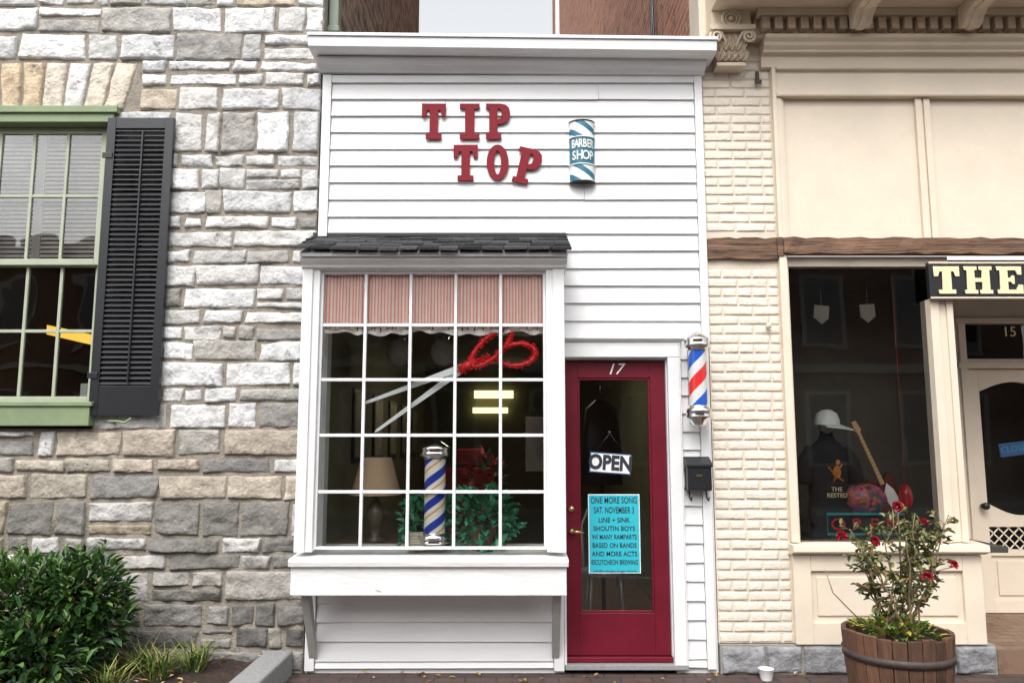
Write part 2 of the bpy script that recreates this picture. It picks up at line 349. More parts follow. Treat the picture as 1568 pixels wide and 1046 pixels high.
f=MB(); f.tube([(-2.72,-.02,1.64),(-2.72,-.10,1.65),(-2.66,-.12,1.65),(-2.60,-.12,1.64),(-2.56,-.12,1.67)],.008); f.obj('shutter_hook',green,sb)
f=MB(); f.box(-1.375,-1.30,.12,.2,4.2,7.5); f.box(-1.385,-1.29,.11,.21,4.55,4.6); f.obj('downspout',M('gutter_green',(.13,.17,.12),.4,.1),None,.008)

# ================================================================ BARBER SHOP
bs=empty('barber_shop_building')
f=MB(); h=.124
def board(x0,x1,z,zt=None):
    zt=zt or z+h
    js=[x0,x1]
    if x1-x0>2 and R()<.6: js=[x0,U(x0+.6,x1-.6),x1]
    for a,b in zip(js[:-1],js[1:]):
        f.xprism([(-.026+U(-.002,.002),z+.001),(-.008,zt+.006),(0,zt+.006),(0,z+.001)],a+.0008,b-.0008,dz0=U(-.0025,.0025),dz1=U(-.0025,.0025))
z=4.082
while z-h>2.2:
    z-=h
    if z>2.93: board(-1.30,1.312,z)
    else: board(.35,1.312,z, None)
zz=2.2
while zz>.06:
    zz-=h; board(1.152,1.285,max(zz,.04),zz+h)
zz=.575
while zz>.05: 
    zz-=h; board(-1.30,.275,max(zz,.035),zz+h)
f.obj('clapboard_siding',siding,bs,.0015)
f=MB()
f.box(-1.365,-1.302,-.036,0,2.9,4.14); f.box(1.314,1.368,-.036,0,2.2,4.14); f.box(1.287,1.345,-.034,0,.03,2.198)
f.box(-1.301,1.313,-.03,0,4.084,4.138)
f.box(-1.365,-1.302,-.036,0,.02,.56); f.box(.277,.345,-.036,0,.02,.56)
f.obj('corner_boards',white,bs,.003)
f=MB() # cornice
f.xprism([(0,4.142),(-.05,4.142),(-.07,4.16),(-.11,4.175),(-.13,4.20),(-.13,4.225),(0,4.225)],-1.39,1.385,dz0=.01,dz1=-.01)
f.xprism([(0,4.228),(-.20,4.228),(-.245,4.235),(-.25,4.31),(-.24,4.318),(0,4.33)],-1.425,1.43,dz0=.015,dz1=-.02)
f.xprism([(.02,4.325),(-.262,4.321),(-.262,4.300),(-.255,4.300),(-.255,4.328),(.02,4.34)],-1.43,1.435,dz0=.022,dz1=-.013)
f.box(-1.42,-1.36,-.16,-.05,4.355,4.40)
f.obj('cornice',white,bs,.004)
# wall cores
f=MB()
f.box(-1.365,1.365,.002,.12,2.66,4.22); f.box(-1.365,-1.28,.002,.12,.0,2.66); f.box(-1.28,.26,.002,.12,0,.78); f.box(.26,.345,.002,.12,0,2.66); f.box(.345,1.09,.002,.12,2.08,2.66); f.box(1.09,1.365,.002,.12,0,2.66)
f.obj('wall_core',siding,bs)
f=MB(); f.box(-1.37,1.37,.12,9,4.15,4.25); f.obj('flat_roof',asphalt,bs)
f=MB(); f.box(-1.36,-1.30,.12,6.5,0,4.15); f.box(1.30,1.36,.12,6.5,0,4.15); f.box(-1.3,1.3,6.4,6.5,0,4.15)
f.obj('interior_walls',olive,bs)
f=MB(); f.box(-1.3,1.3,.12,6.4,2.68,2.74); f.obj('interior_ceiling',M('ceil',(.18,.17,.13),.9,.05),bs)
f=MB(); f.box(-1.3,1.3,.12,6.4,.03,.06); f.obj('interior_floor',floorm,bs)
# bay window
f=MB(); yb=-.35
BX0,BX1=-1.362,.330; SX0,SX1,SZ0,SZ1=-1.262,.222,.835,2.632
f.box(BX0,SX0,yb,yb+.09,.822,2.70); f.box(SX1,BX1,yb,yb+.09,.822,2.70); f.box(SX0,SX1,yb+.002,yb+.09,SZ1,2.70)
f.box(BX0-.012,SX0-.045,yb-.015,yb-.001,.822,2.64); f.box(SX1+.045,BX1+.012,yb-.015,yb-.001,.822,2.64)
f.box(BX0,BX0+.04,yb+.092,-.03,2.56,2.70); f.box(BX0,BX0+.04,-.09,-.038,.822,2.56); f.box(BX1-.04,BX1,-.09,-.038,.822,2.56); f.box(BX1-.04,BX1,yb+.092,-.03,2.56,2.70)
f.obj('bay_posts',white,bs,.004)
f=MB()
f.xprism([(yb-.002,2.64),(yb-.03,2.645),(yb-.035,2.66),(yb-.075,2.685),(yb-.08,2.70),(0,2.70),(0,2.64)],BX0-.02,BX1+.03)
f.obj('bay_head_moulding',white,bs,.003)
f=MB(); t=.020; y=yb+.03; st=.018
f.box(SX0,SX0+st,y,y+.035,SZ0,SZ1); f.box(SX1-st,SX1,y,y+.035,SZ0,SZ1); f.box(SX0+st,SX1-st,y,y+.035,SZ1-st,SZ1); f.box(SX0+st,SX1-st,y,y+.035,SZ0,SZ0+st)
for i in range(1,5):
    X=SX0+(SX1-SX0)*i/5; f.box(X-t/2,X+t/2,y+.002,y+.033,SZ0+st,SZ1-st)
    Z=SZ0+(SZ1-SZ0)*i/5
    for j in range(5):
        a=SX0+(SX1-SX0)*j/5+(st if j==0 else t/2); b=SX0+(SX1-SX0)*(j+1)/5-(st if j==4 else t/2)
        f.box(a,b,y+.004,y+.031,Z-t/2,Z+t/2)
for X in (BX0+.008,BX1-.03):
    for i in range(1,5):
        Z=SZ0+(SZ1-SZ0)*i/5; f.box(X,X+.022,yb+.092,-.092,Z-.01,Z+.01)
f.obj('bay_muntins',white,bs,.003)
f=MB(); f.box(SX0,SX1,y+.016,y+.019,SZ0,SZ1); f.box(BX0+.015,BX0+.018,yb+.09,-.04,.82,2.6); f.box(BX1-.022,BX1-.019,yb+.09,-.04,.82,2.6); f.obj('bay_glass',gls2,bs)
f=MB() # shelf + apron
f.xprism([(.1,.782),(yb-.07,.742),(yb-.075,.775),(yb-.06,.79),(.1,.822)],-1.39,.352)
f.box(-1.378,.340,yb-.045,yb-.015,.566,.742); f.box(-1.378,-1.345,yb-.015,-.04,.566,.742); f.box(.307,.340,yb-.015,-.04,.566,.742); f.box(-1.345,.307,yb-.015,-.04,.566,.60)
f.obj('bay_shelf',shelfp,bs,.004)
f=MB()
for x in (-1.335,.262): f.add([(x,-.036,.10),(x+.05,-.036,.10),(x+.05,-.036,.20),(x,-.036,.20),(x,-.31,.565),(x+.05,-.31,.565),(x+.05,-.22,.565),(x,-.22,.565)],[(0,1,5,4),(3,2,6,7),(0,3,7,4),(1,2,6,5),(0,1,2,3),(4,5,6,7)])
f.obj('bay_brackets',M('bracket_grey',(.36,.35,.33),.7,.1,8),bs,.003)
f=MB() # bay roof
def rf(t_,dz=0): return (-.49*t_, 2.95-.215*t_+dz)
f.xprism([(0,2.93),(-.455,2.728),(-.455,2.703),(0,2.703)],-1.375,.36); f.obj('bay_roof_core',white,bs,.003)
f=MB()
for r in range(5):
    t0=1.03-r*.2; x=-1.405-R()*.1
    while x<.385:
        wd=U(.10,.17); a=max(x,-1.405)+.002; b=min(x+wd,.385)-.002; x+=wd
        if b-a<.02: continue
        e=t0+U(-.025,.025); e2=max(t0-.36,0); g=U(.018,.065)
        y0,z0=rf(e,.012+U(0,.010)); y1,z1=rf(e2,0.004)
        f.add([(a,y0,z0-.011),(b,y0,z0-.011+U(-.005,.005)),(b,y1,z1-.009),(a,y1,z1-.009),(a,y0,z0+.004),(b,y0,z0+.004+U(-.003,.002)),(b,y1,z1+.002),(a,y1,z1+.002)],[(0,3,2,1),(4,5,6,7),(0,1,5,4),(1,2,6,5),(2,3,7,6),(3,0,4,7)],0,(g,g,g*1.05))
f.obj('bay_roof_shingles',shingle,bs,attr=True)
f=MB(); f.box(-1.4,.38,-.03,-.012,2.95,2.972); f.obj('roof_flashing',black,bs)
# door casing & door
f=MB()
f.box(1.070,1.150,-.045,.10,.055,2.088); f.box(.347,.362,-.03,.10,.055,2.088); f.box(.347,1.150,-.045,.10,2.09,2.195); f.xprism([(0,2.197),(-.05,2.197),(-.075,2.215),(-.075,2.228),(0,2.235)],.346,1.175)
f.box(1.064,1.072,.0,.09,.1,2.086)
f.box(1.150,1.158,-.052,0,.055,2.195)
f.obj('door_casing',white,bs,.004)
f=MB(); f.box(.35,1.16,-.05,.12,.03,.062,0); f.box(.36,1.07,.0,.12,.064,.098,1); f.obj('door_threshold',[granite,redp],bs,.004)
f=MB(); y0,y1=.035,.078
f.box(.364,.455,y0,y1,.102,2.07); f.box(.960,1.062,y0,y1,.102,2.07); f.box(.455,.960,y0+.001,y1-.001,1.954,2.07); f.box(.455,.960,y0+.001,y1-.001,.102,.375)
for a,b,c,d in ((.455,.470,.375,1.954),(.945,.960,.375,1.954)): f.box(a,b,y0+.008,y1-.008,c,d)
f.box(.470,.945,y0+.008,y1-.008,1.939,1.954); f.box(.470,.945,y0+.008,y1-.008,.375,.390)
f.obj('door_leaf',redp,bs,.003)
f=MB(); f.box(.47,.945,.055,.058,.39,1.94); f.obj('door_glass',gls,bs)
f=MB(); f.tube([(.405,.035,1.06),(.405,.02,1.06)],[.02,.018],14); f.tube([(.405,.035,.915),(.405,-.015,.915)],[.024,.012],14); f.tube([(.405,-.012,.915),(.44,-.018,.912),(.485,-.012,.905)],[.010,.010,.008],8); f.obj('door_handle',brass,bs)
def text(s,x,z,size,y,mat,parent,rot=0,name='lettering',ext=.001,off=0,sx=1,align='CENTER'):
    c=bpy.data.curves.new(name,'FONT'); c.body=s; c.size=size; c.extrude=ext; c.align_x=align; c.align_y='CENTER'; c.offset=off; c.space_character=1.02
    o=bpy.data.objects.new(name,c); COL.objects.link(o); o.data.materials.append(mat)
    o.rotation_euler=(math.radians(90),-rot,0); o.location=(x,y,z); o.scale=(sx,1,1)
    if parent: o.parent=parent
    return o
o=text('17',.712,2.012,.11,.031,paperw,bs,name='house_number'); o.data.shear=.35
# ---------------- slab letters
G={'T':(.64,[[(0,1),(.64,1),(.64,.64),(.54,.64),(.50,.82),(.43,.82),(.43,.14),(.53,.14),(.53,0),(.11,0),(.11,.14),(.21,.14),(.21,.82),(.14,.82),(.10,.64),(0,.64)]]),
'I':(.56,[[(.02,1),(.54,1),(.54,.86),(.40,.86),(.40,.14),(.54,.14),(.54,0),(.02,0),(.02,.14),(.16,.14),(.16,.86),(.02,.86)]]),
'P':(.66,[[(0,1),(.40,1),(.54,.97),(.63,.88),(.66,.72),(.63,.56),(.54,.46),(.40,.42),(.31,.42),(.31,.14),(.42,.14),(.42,0),(0,0),(0,.14),(.09,.14),(.09,.86),(0,.86)],[(.31,.86),(.37,.86),(.42,.81),(.43,.71),(.42,.61),(.37,.56),(.31,.56)]]),
'H':(.66,[[(0,1),(.3,1),(.3,.87),(.24,.87),(.24,.57),(.42,.57),(.42,.87),(.36,.87),(.36,1),(.66,1),(.66,.87),(.6,.87),(.6,.13),(.66,.13),(.66,0),(.36,0),(.36,.13),(.42,.13),(.42,.43),(.24,.43),(.24,.13),(.3,.13),(.3,0),(0,0),(0,.13),(.06,.13),(.06,.87),(0,.87)]]),
'E':(.62,[[(0,1),(.6,1),(.6,.7),(.5,.7),(.46,.86),(.26,.86),(.26,.58),(.34,.58),(.36,.66),(.42,.66),(.42,.36),(.36,.36),(.34,.44),(.26,.44),(.26,.14),(.46,.14),(.52,.32),(.62,.32),(.62,0),(0,0),(0,.14),(.07,.14),(.07,.86),(0,.86)]])}
def ell(cx,cz,a,b,n=28): return [(cx+a*math.cos(2*math.pi*i/n),cz+b*math.sin(2*math.pi*i/n)) for i in range(n)]
G['O']=(.62,[ell(.31,.5,.31,.5),ell(.31,.5,.10,.34)])
def slab(ch,x,z,wd,ht,y,mat,parent,rot=0,th=.012):
    W,spl=G[ch]; c=bpy.data.curves.new('letter_'+ch,'CURVE'); c.dimensions='2D'; c.fill_mode='BOTH'; c.extrude=th/2; c.bevel_depth=.001
    for sp in spl:
        s_=c.splines.new('POLY'); s_.points.add(len(sp)-1); s_.use_cyclic_u=True
        for i,(a,b) in enumerate(sp): s_.points[i].co=(a/W*wd,b*ht,0,1)
    c.materials.append(mat); o=bpy.data.objects.new('letter_'+ch,c); COL.objects.link(o); o.location=(x,y,z); o.rotation_euler=(math.radians(90),rot,0)
    if parent: o.parent=parent
    return o
tt=empty('tip_top_sign')
for ch,x,z,wd,r in (('T',-.645,3.655,.170,0),('I',-.378,3.655,.150,0),('P',-.186,3.655,.172,0),('T',-.415,3.348,.170,0),('O',-.180,3.350,.155,0),('P',-.002,3.345,.175,math.radians(13))):
    slab(ch,x,z,wd,.262,-.036,redl,tt,rot=r)
# ---------------- plaque
pq=empty('barber_shop_plaque')
def plq_mat():
    m=bpy.data.materials.new('plaque_stripes'); m.use_nodes=True; nt=m.node_tree; N=nt.nodes; L=nt.links; b=N['Principled BSDF']; b.inputs['Roughness'].default_value=.4
    tc=N.new('ShaderNodeTexCoord'); sp=N.new('ShaderNodeSeparateXYZ'); L.new(tc.outputs['Object'],sp.inputs[0])
    a=N.new('ShaderNodeMath'); a.operation='MULTIPLY'; a.inputs[1].default_value=6.0; L.new(sp.outputs[0],a.inputs[0])
    z=N.new('ShaderNodeMath'); z.operation='MULTIPLY_ADD'; z.inputs[1].default_value=9; L.new(sp.outputs[2],z.inputs[0]); L.new(a.outputs[0],z.inputs[2])
    f_=N.new('ShaderNodeMath'); f_.operation='FRACT'; L.new(z.outputs[0],f_.inputs[0])
    g=N.new('ShaderNodeMath'); g.operation='GREATER_THAN'; g.inputs[1].default_value=.6; L.new(f_.outputs[0],g.inputs[0])
    ab=N.new('ShaderNodeMath'); ab.operation='ABSOLUTE'; L.new(sp.outputs[2],ab.inputs[0]); lt=N.new('ShaderNodeMath'); lt.operation='LESS_THAN'; lt.inputs[1].default_value=.098; L.new(ab.outputs[0],lt.inputs[0])
    mx=N.new('ShaderNodeMix'); mx.data_type='RGBA'; L.new(g.outputs[0],mx.inputs[0]); mx.inputs[6].default_value=(.66,.69,.68,1); mx.inputs[7].default_value=(.015,.13,.20,1)
    m2=N.new('ShaderNodeMix'); m2.data_type='RGBA'; L.new(lt.outputs[0],m2.inputs[0]); L.new(mx.outputs[2],m2.inputs[6]); m2.inputs[7].default_value=(.012,.14,.19,1)
    L.new(m2.outputs[2],b.inputs['Base Color']); return m
px,pz=.499,3.553; f=MB(); n=18; vs=[]
for z in (-.226,.226):
    for i in range(n+1):
        a=math.pi+math.pi*i/n; vs.append((px+.089*math.cos(a),-.026+.07*math.sin(a),pz+z))
f.add(vs,[(i,i+1,n+2+i,n+1+i) for i in range(n)],0,sm=True); f.add(vs,[tuple(range(n+1)),tuple(range(n+1,2*n+2))],1)
f.obj('plaque_body',[plq_mat(),black],pq,origin=(px,0,pz))
for z in (.10,-.10,.222,-.222):
    pts=[(px+.091*math.cos(math.pi+math.pi*i/n),-.026+.072*math.sin(math.pi+math.pi*i/n),pz+z) for i in range(n+1)]
    g_=MB(); g_.tube(pts,.005,6); g_.obj('plaque_rim',white if abs(z)<.2 else black,pq)
def carc(s,z,size,sx):
    n=len(s)
    for i,ch in enumerate(s):
        a=(i-(n-1)/2)*(.150/n)/.075
        o=text(ch,px+.089*math.sin(a),pz+z,size,-.026-.0745*math.cos(a),white,pq,off=.0022,name='plaque_letter',sx=sx); o.rotation_euler=(math.radians(90),0,a)
carc('BARBER',.046,.085,.62); carc('SHOP',-.040,.092,.75)
# ---------------- barber poles
cols_out=[(0,(.60,.60,.59)),(.22,(.02,.09,.42)),(.5,(.60,.60,.59)),(.72,(.6,.03,.03))]
cols_in=[(0,(.85,.83,.74)),(.26,(.02,.05,.40)),(.64,(.85,.83,.74)),(.84,(.75,.36,.14)),(.94,(.85,.83,.74))]
def barber_pole(name,x,y,z0,H,rb,mat,capb,capt,bracket=False):
    e=empty(name); rc=rb*1.38
    f=MB(); zb=z0+capb; zt=z0+H-capt
    f.lathe(x,y,[(rb*.3,z0),(rb*.8,z0+.008),(rb*.95,z0+capb*.3),(rc,z0+capb*.42),(rc*1.02,z0+capb*.5),(rc*.93,z0+capb*.62),(rc,z0+capb*.72),(rc,z0+capb*.86),(rb*1.1,z0+capb*.95),(rb*1.05,zb+.004)],32)
    f.lathe(x,y,[(rb*1.05,zt-.004),(rb*1.1,zt+capt*.06),(rc,zt+capt*.15),(rc,zt+capt*.3),(rc*.93,zt+capt*.4),(rc*1.02,zt+capt*.52),(rc*.95,zt+capt*.62),(rb*.85,zt+capt*.8),(rb*.5,zt+capt*.94),(rb*.12,zt+capt)],32)
    f.obj('chrome_caps',chrome,e)
    f=MB(); f.lathe(x,y,[(rb*.97,zb-.01),(rb*.97,zt+.01)],36); f.obj('striped_cylinder',mat,e,origin=(x,y,z0))
    if bracket:
        f=MB()
        for z in (z0+capb*.6,zt+capt*.3): f.box(x-.02,x+.02,y+rb*.8,-.034,z-.012,z+.012)
        f.box(x-.04,x+.04,-.048,-.034,z0+.05,z0+H-.05); f.obj('wall_bracket',chrome,e,.003)
    return e
barber_pole('barber_pole',1.246,-.16,1.617,.635,.062,stripemat('pole_stripes',1,.36,cols_out),.13,.125,True)
barber_pole('barber_pole',-.502,-.22,.825,.70,.071,stripemat('pole_stripes_small',2,.15,cols_in,.3),.10,.12)
# ---------------- mailbox
mbx=empty('mailbox'); f=MB()
f.xprism([(-.036,1.19),(-.12,1.19),(-.13,1.20),(-.13,1.36),(-.036,1.41)],1.168,1.328); f.xprism([(-.036,1.415),(-.138,1.365),(-.138,1.345),(-.134,1.345),(-.036,1.40)],1.160,1.336)
f.obj('mailbox_body',black,mbx,.006)
f=MB(); f.tube([(1.19,-.05,1.19),(1.19,-.08,1.135),(1.19,-.12,1.125),(1.19,-.14,1.15)],.005); f.tube([(1.305,-.05,1.19),(1.305,-.08,1.135),(1.305,-.12,1.125),(1.305,-.14,1.15)],.005); f.obj('newspaper_hooks',black,mbx)
f=MB(); f.box(1.225,1.265,-.132,-.129,1.285,1.298); f.obj('mailbox_label',brass,mbx)
# ---------------- open sign, poster
os_=empty('open_sign'); f=MB(); a=math.radians(-4)
def rq(cx,cz,w_,h_,a): return [(cx+dx*math.cos(a)-dz*math.sin(a),cz+dx*math.sin(a)+dz*math.cos(a)) for dx,dz in ((-w_,-h_),(w_,-h_),(w_,h_),(-w_,h_))]
f.prism(rq(.677,1.367,.143,.07,a),.046,.05,0); f.prism(rq(.677,1.367,.135,.062,a),.0445,.0459,1); f.obj('sign_board',[navy,paperw],os_)
text('OPEN',.677,1.366,.135,.043,ink,os_,rot=a,off=.006,sx=.84,name='open_lettering')
f=MB(); f.tube([(.57,.05,1.44),(.675,.05,1.57),(.79,.05,1.425)],.0018,5); f.ball((.675,.05,1.575),.012,.006,.012); f.obj('sign_string',black,os_)
po=empty('event_poster'); f=MB(); f.box(.520,.872,.0475,.049,.632,1.158,0); f.box(.526,.866,.0462,.0474,.638,1.152,1); f.obj('poster_sheet',[paperw,cyan],po)
ls=['ONE MORE SONG','SAT. NOVEMBER 3','LINE + SINK','SHOUTIN BOYS','W/ MANY RAMPARTS','BASED ON BANDS','AND MORE ACTS','ESCUTCHEON BREWING']
zz=1.115
for i,s in enumerate(ls):
    sz=.060 if i in(0,1) else .044
    wref=len(s)*sz*.62
    text(s,.696,zz,sz,.0455,ink,po,sx=min(1.1,.31/wref) if i not in(2,3) else .9,off=.0006,name='poster_line'); zz-=.066 if i<2 else .056
for k_ in range(2): text('with $5 at the gate, all ages welcome',.696,zz,.019,.0455,ink,po,name='poster_line'); zz-=.028
# ---------------- bay interior things
cur=empty('valance_curtain')
cm=M('curtain_cloth',(1,1,1),.95,.06,14,attr=True,spec=.05)
f=MB(); n=1000; vs=[]; rows=[2.235,2.262,2.285,2.292,2.33,2.42,2.52,2.60,2.64]
for z in rows:
    for i in range(n+1):
        x=-1.27+1.5*i/n; ph=x*50+7*noise.noise(Vector((x*2.2,0,0)))+.9*noise.noise(Vector((x*6,z*4,3)))
        t_=(2.64-z)/.4; amp=.0035+.0055*t_; dz=.009*math.sin(x*38+2*noise.noise(Vector((x*5,0,7)))) if z<2.28 else 0
        sag=-.022*abs(math.sin(x*5.3)) if z<2.3 else 0
        vs.append((x,-.276+amp*math.sin(ph)+.25*amp*math.sin(ph*2.3+z*9),z+dz+sag))
for r in range(len(rows)-1):
    for i in range(n):
        x=-1.27+1.5*i/n; st_=((x*46+.5*noise.noise(Vector((x*4,0,0))))%1)<.42; vr=.90+.2*noise.noise(Vector((i*.05,1,0)))
        if r==0: c=(.90,.85,.80)
        elif r==1: c=(.90,.82,.77) if noise.noise(Vector((i*.13,0,0)))<.15 else (.25,.12,.13)
        elif r==2: c=(.50,.13,.13)
        else: c=(.90*vr,.38*vr,.33*vr) if st_ else (.97*vr,.78*vr,.70*vr)
        f.f.append((r*(n+1)+i,r*(n+1)+i+1,(r+1)*(n+1)+i+1,(r+1)*(n+1)+i)); f.m.append(0); f.c.append(c); f.s.append(True)
f.v=vs; f.obj('curtain_cloth',cm,cur,recalc=False,attr=True)
sc=empty('scissors_decoration'); f=MB()
def blade(p,q,w0,w1,y):
    d=Vector((q[0]-p[0],q[1]-p[1])); d.normalize(); n_=Vector((-d.y,d.x))
    poly=[(p[0]+n_.x*w0,p[1]+n_.y*w0),(q[0]+n_.x*w1,q[1]+n_.y*w1),(q[0]+d.x*.02,q[1]+d.y*.02),(q[0]-n_.x*w1,q[1]-n_.y*w1),(p[0]-n_.x*w0,p[1]-n_.y*w0)]
    f.prism(poly,y,y+.006)
blade((-.33,2.0),(-.965,1.765),.024,.009,-.262); blade((-.34,1.98),(-.885,1.585),.022,.009,-.252)
f.obj('blades',M('silver_card',(.88,.90,.91),.5,.05,8),sc)
f=MB(); redt=M('red_tinsel',(.80,.015,.025),.4,.3,60)
def tins(c,a,b,rot,y):
    pts=[]
    for i in range(40):
        t_=2*math.pi*i/40; ex,ez=a*math.cos(t_),b*math.sin(t_); pts.append((c[0]+ex*math.cos(rot)-ez*math.sin(rot)+U(-.003,.003),y,c[1]+ex*math.sin(rot)+ez*math.cos(rot)+U(-.003,.003)))
    f.tube(pts,.014,6,closed=True)
    for p in pts:
        for k in range(18):
            d=Vector((U(-1,1),U(-1,1),U(-1,1))).normalized(); P=Vector(p)+d*.008; f.leaf(P,d,(0,1,.2),U(.010,.028),.007,(1,1,1))
tins((-.14,2.13),.17,.064,math.radians(42),-.262); tins((.03,2.085),.125,.072,math.radians(8),-.252)
f.tube([(-.35,-.25,1.985),(-.24,-.25,2.04)],.03,8)
for k in range(300):
    t_=R(); p=Vector((-.35+.2*t_,-.25+U(-.02,.02),1.98+.08*t_+U(-.02,.02))); d=Vector((U(-1,1),U(-1,1),U(-1,1))).normalized(); f.leaf(p,d,(0,1,.2),U(.02,.035),.009,(1,1,1))
f.obj('tinsel_handles',redt,sc,recalc=False)
# table + lamp
tb=empty('side_table'); f=MB(); f.box(-1.28,-.66,.35,1.0,.76,.79)
for x in(-1.25,-.71):
    for y_ in(.4,.93): f.box(x,x+.04,y_,y_+.04,.06,.76)
f.obj('table_parts',M('dark_wood',(.09,.05,.03),.5,.2,8,stretch=(1,1,8)),tb,.003)
tl=empty('table_lamp'); f=MB(); f.lathe(-1.0,.45,[(.07,.795),(.075,.81),(.03,.83),(.05,.9),(.07,.98),(.05,1.05),(.015,1.1),(.012,1.2)],20); f.obj('lamp_base',M('lamp_ceramic',(.12,.09,.06),.3,.1),tl)
f=MB(); f.lathe(-1.0,.45,[(.185,1.13),(.11,1.40)],28); f.obj('lampshade',M('lampshade',(.50,.35,.22),.8,.05),tl)
def bush(mb,c,r,n,L0,L1,cols,wr=.6,inner=.4):
    for i in range(n):
        d=Vector((U(-1,1),U(-1,1),U(-1,1)))
        while d.length>1 or d.length<.1: d=Vector((U(-1,1),U(-1,1),U(-1,1)))
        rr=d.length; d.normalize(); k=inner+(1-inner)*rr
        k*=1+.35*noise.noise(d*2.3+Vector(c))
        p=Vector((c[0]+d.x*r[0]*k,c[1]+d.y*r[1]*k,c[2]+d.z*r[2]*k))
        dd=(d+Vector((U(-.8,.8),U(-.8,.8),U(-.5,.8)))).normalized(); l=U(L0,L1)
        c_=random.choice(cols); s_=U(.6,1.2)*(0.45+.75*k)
        mb.leaf(p,dd,(U(-.3,.3),U(-.3,.3),1),l,l*wr,tuple(v*s_ for v in c_))
hp=empty('houseplant'); f=MB()
gc=[(.04,.26,.13),(.07,.36,.18),(.12,.44,.24),(.03,.17,.09)]
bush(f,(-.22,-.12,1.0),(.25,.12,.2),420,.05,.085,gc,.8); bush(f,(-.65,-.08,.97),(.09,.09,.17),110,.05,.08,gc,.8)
f.obj('leaves',leafm,hp,recalc=False,attr=True)
f=MB(); f.lathe(-.22,-.08,[(.09,.824),(.12,.94),(.125,.95)],20); f.obj('plant_pot',M('terracotta',(.25,.1,.05),.8,.1),hp)
fl=empty('poinsettia'); f=MB(); bush(f,(-.20,.25,1.28),(.12,.1,.14),90,.05,.09,[(.3,.02,.02),(.12,.015,.02),(.03,.09,.03)],.5); f.obj('bracts',leafm,fl,recalc=False,attr=True)
f=MB(); f.lathe(-.20,.25,[(.07,.06),(.07,.78),(.09,.95),(.02,.96),(.015,1.2)],16); f.obj('poinsettia_stand',dark,fl)
mg=MB()
for i in range(6): mg.box(-.68+U(-.01,.01),-.57+U(-.01,.01),-.28,-.18,.826+i*.018,.826+i*.018+.015)
mg.obj('magazine_stack',M('magazines',(.5,.45,.35),.6,.4,30),None,.002)
bc=empty('barber_chair'); f=MB()
f.lathe(-.45,2.6,[(.32,.065),(.32,.09),(.08,.12),(.06,.5)],24,1); f.box(-.75,-.15,2.3,2.85,.5,.64); f.box(-.72,-.18,2.85,2.98,.6,1.25); f.box(-.58,-.32,2.86,2.97,1.28,1.45); f.box(-.82,-.76,2.35,2.85,.7,.76); f.box(-.14,-.08,2.35,2.85,.7,.76); f.box(-.65,-.25,2.0,2.25,.2,.25,1); f.box(-.80,-.77,2.5,2.6,.5,.7,1); f.box(-.12,-.09,2.5,2.6,.5,.7,1); f.box(-.47,-.43,2.2,2.35,.2,.5,1)
f.obj('chair_parts',[M('red_leather',(.22,.015,.015),.35,.1),chrome],bc,.02)
vl=empty('wall_light'); f=MB(); f.box(-.56,.02,6.30,6.38,2.17,2.28); f.box(-.58,-.06,6.30,6.38,1.95,2.03); f.obj('light_tubes',lit,vl)
al=bpy.data.lights.new('shop_ceiling_light','AREA'); al.energy=13; al.size=.6; al.color=(1,.9,.7); ao=bpy.data.objects.new('shop_ceiling_light',al); COL.objects.link(ao); ao.location=(.1,2.6,2.62)
f=MB(); f.box(-.25,.45,2.3,2.9,2.635,2.68); f.obj('ceiling_fixture',white,bs,.005)
for x in (-.95,-.58):
    g_=empty('pendant_lamp'); f=MB(); f.ball((x,1.2,2.27),.11,.11,.12,n=20); f.obj('globe',M('frosted_globe',(.55,.55,.52),.2,.03),g_); f=MB(); f.tube([(x,1.2,2.68),(x,1.2,2.36)],.006); f.lathe(x,1.2,[(.04,2.36),(.05,2.40),(.02,2.42)],12); f.obj('stem',chrome,g_)
f=MB(); f.box(.2,.75,6.36,6.39,1.1,1.9,0); f.box(.17,.78,6.385,6.396,1.07,1.93,1); f.obj('wall_mirror',[chrome,wood],None)
f=MB()
for i in range(5):
    y_=1.0+i*.95; f.box(-1.299,-1.28,y_,y_+.5,1.35,1.95,1); f.box(-1.279,-1.276,y_+.04,y_+.46,1.39,1.91,0)
f.obj('framed_pictures',[M('print_paper',(.22,.2,.16),.4,.4,6),black],None)
cs_=empty('coat_stand'); f=MB(); f.lathe(.78,1.5,[(.05,1.88),(.14,1.80),(.17,1.5),(.18,1.15),(.0,1.14)],18,sy=.5); f.tube([(.78,1.5,1.9),(.78,1.5,2.0)],.008); f.tube([(.78,1.5,.06),(.78,1.5,1.2)],.02); f.obj('coat',black,cs_)
ch=empty('bistro_chair'); f=MB()
f.lathe(.72,.9,[(.18,.50),(.19,.515),(.18,.53)],24)
for a in (45,135,225,315):
    dx,dy=math.cos(math.radians(a)),math.sin(math.radians(a)); f.tube([(.72+dx*.15,.9+dy*.15,.5),(.72+dx*.2,.9+dy*.2,.06)],.012)
f.tube([(.57,1.03,.52),(.56,1.06,.85),(.62,1.08,.98),(.72,1.08,1.02),(.82,1.08,.98),(.88,1.06,.85),(.87,1.03,.52)],.012)
f.obj('chair_frame',M('chair_metal',(.5,.5,.48),.35,.1,metal=.3),ch)

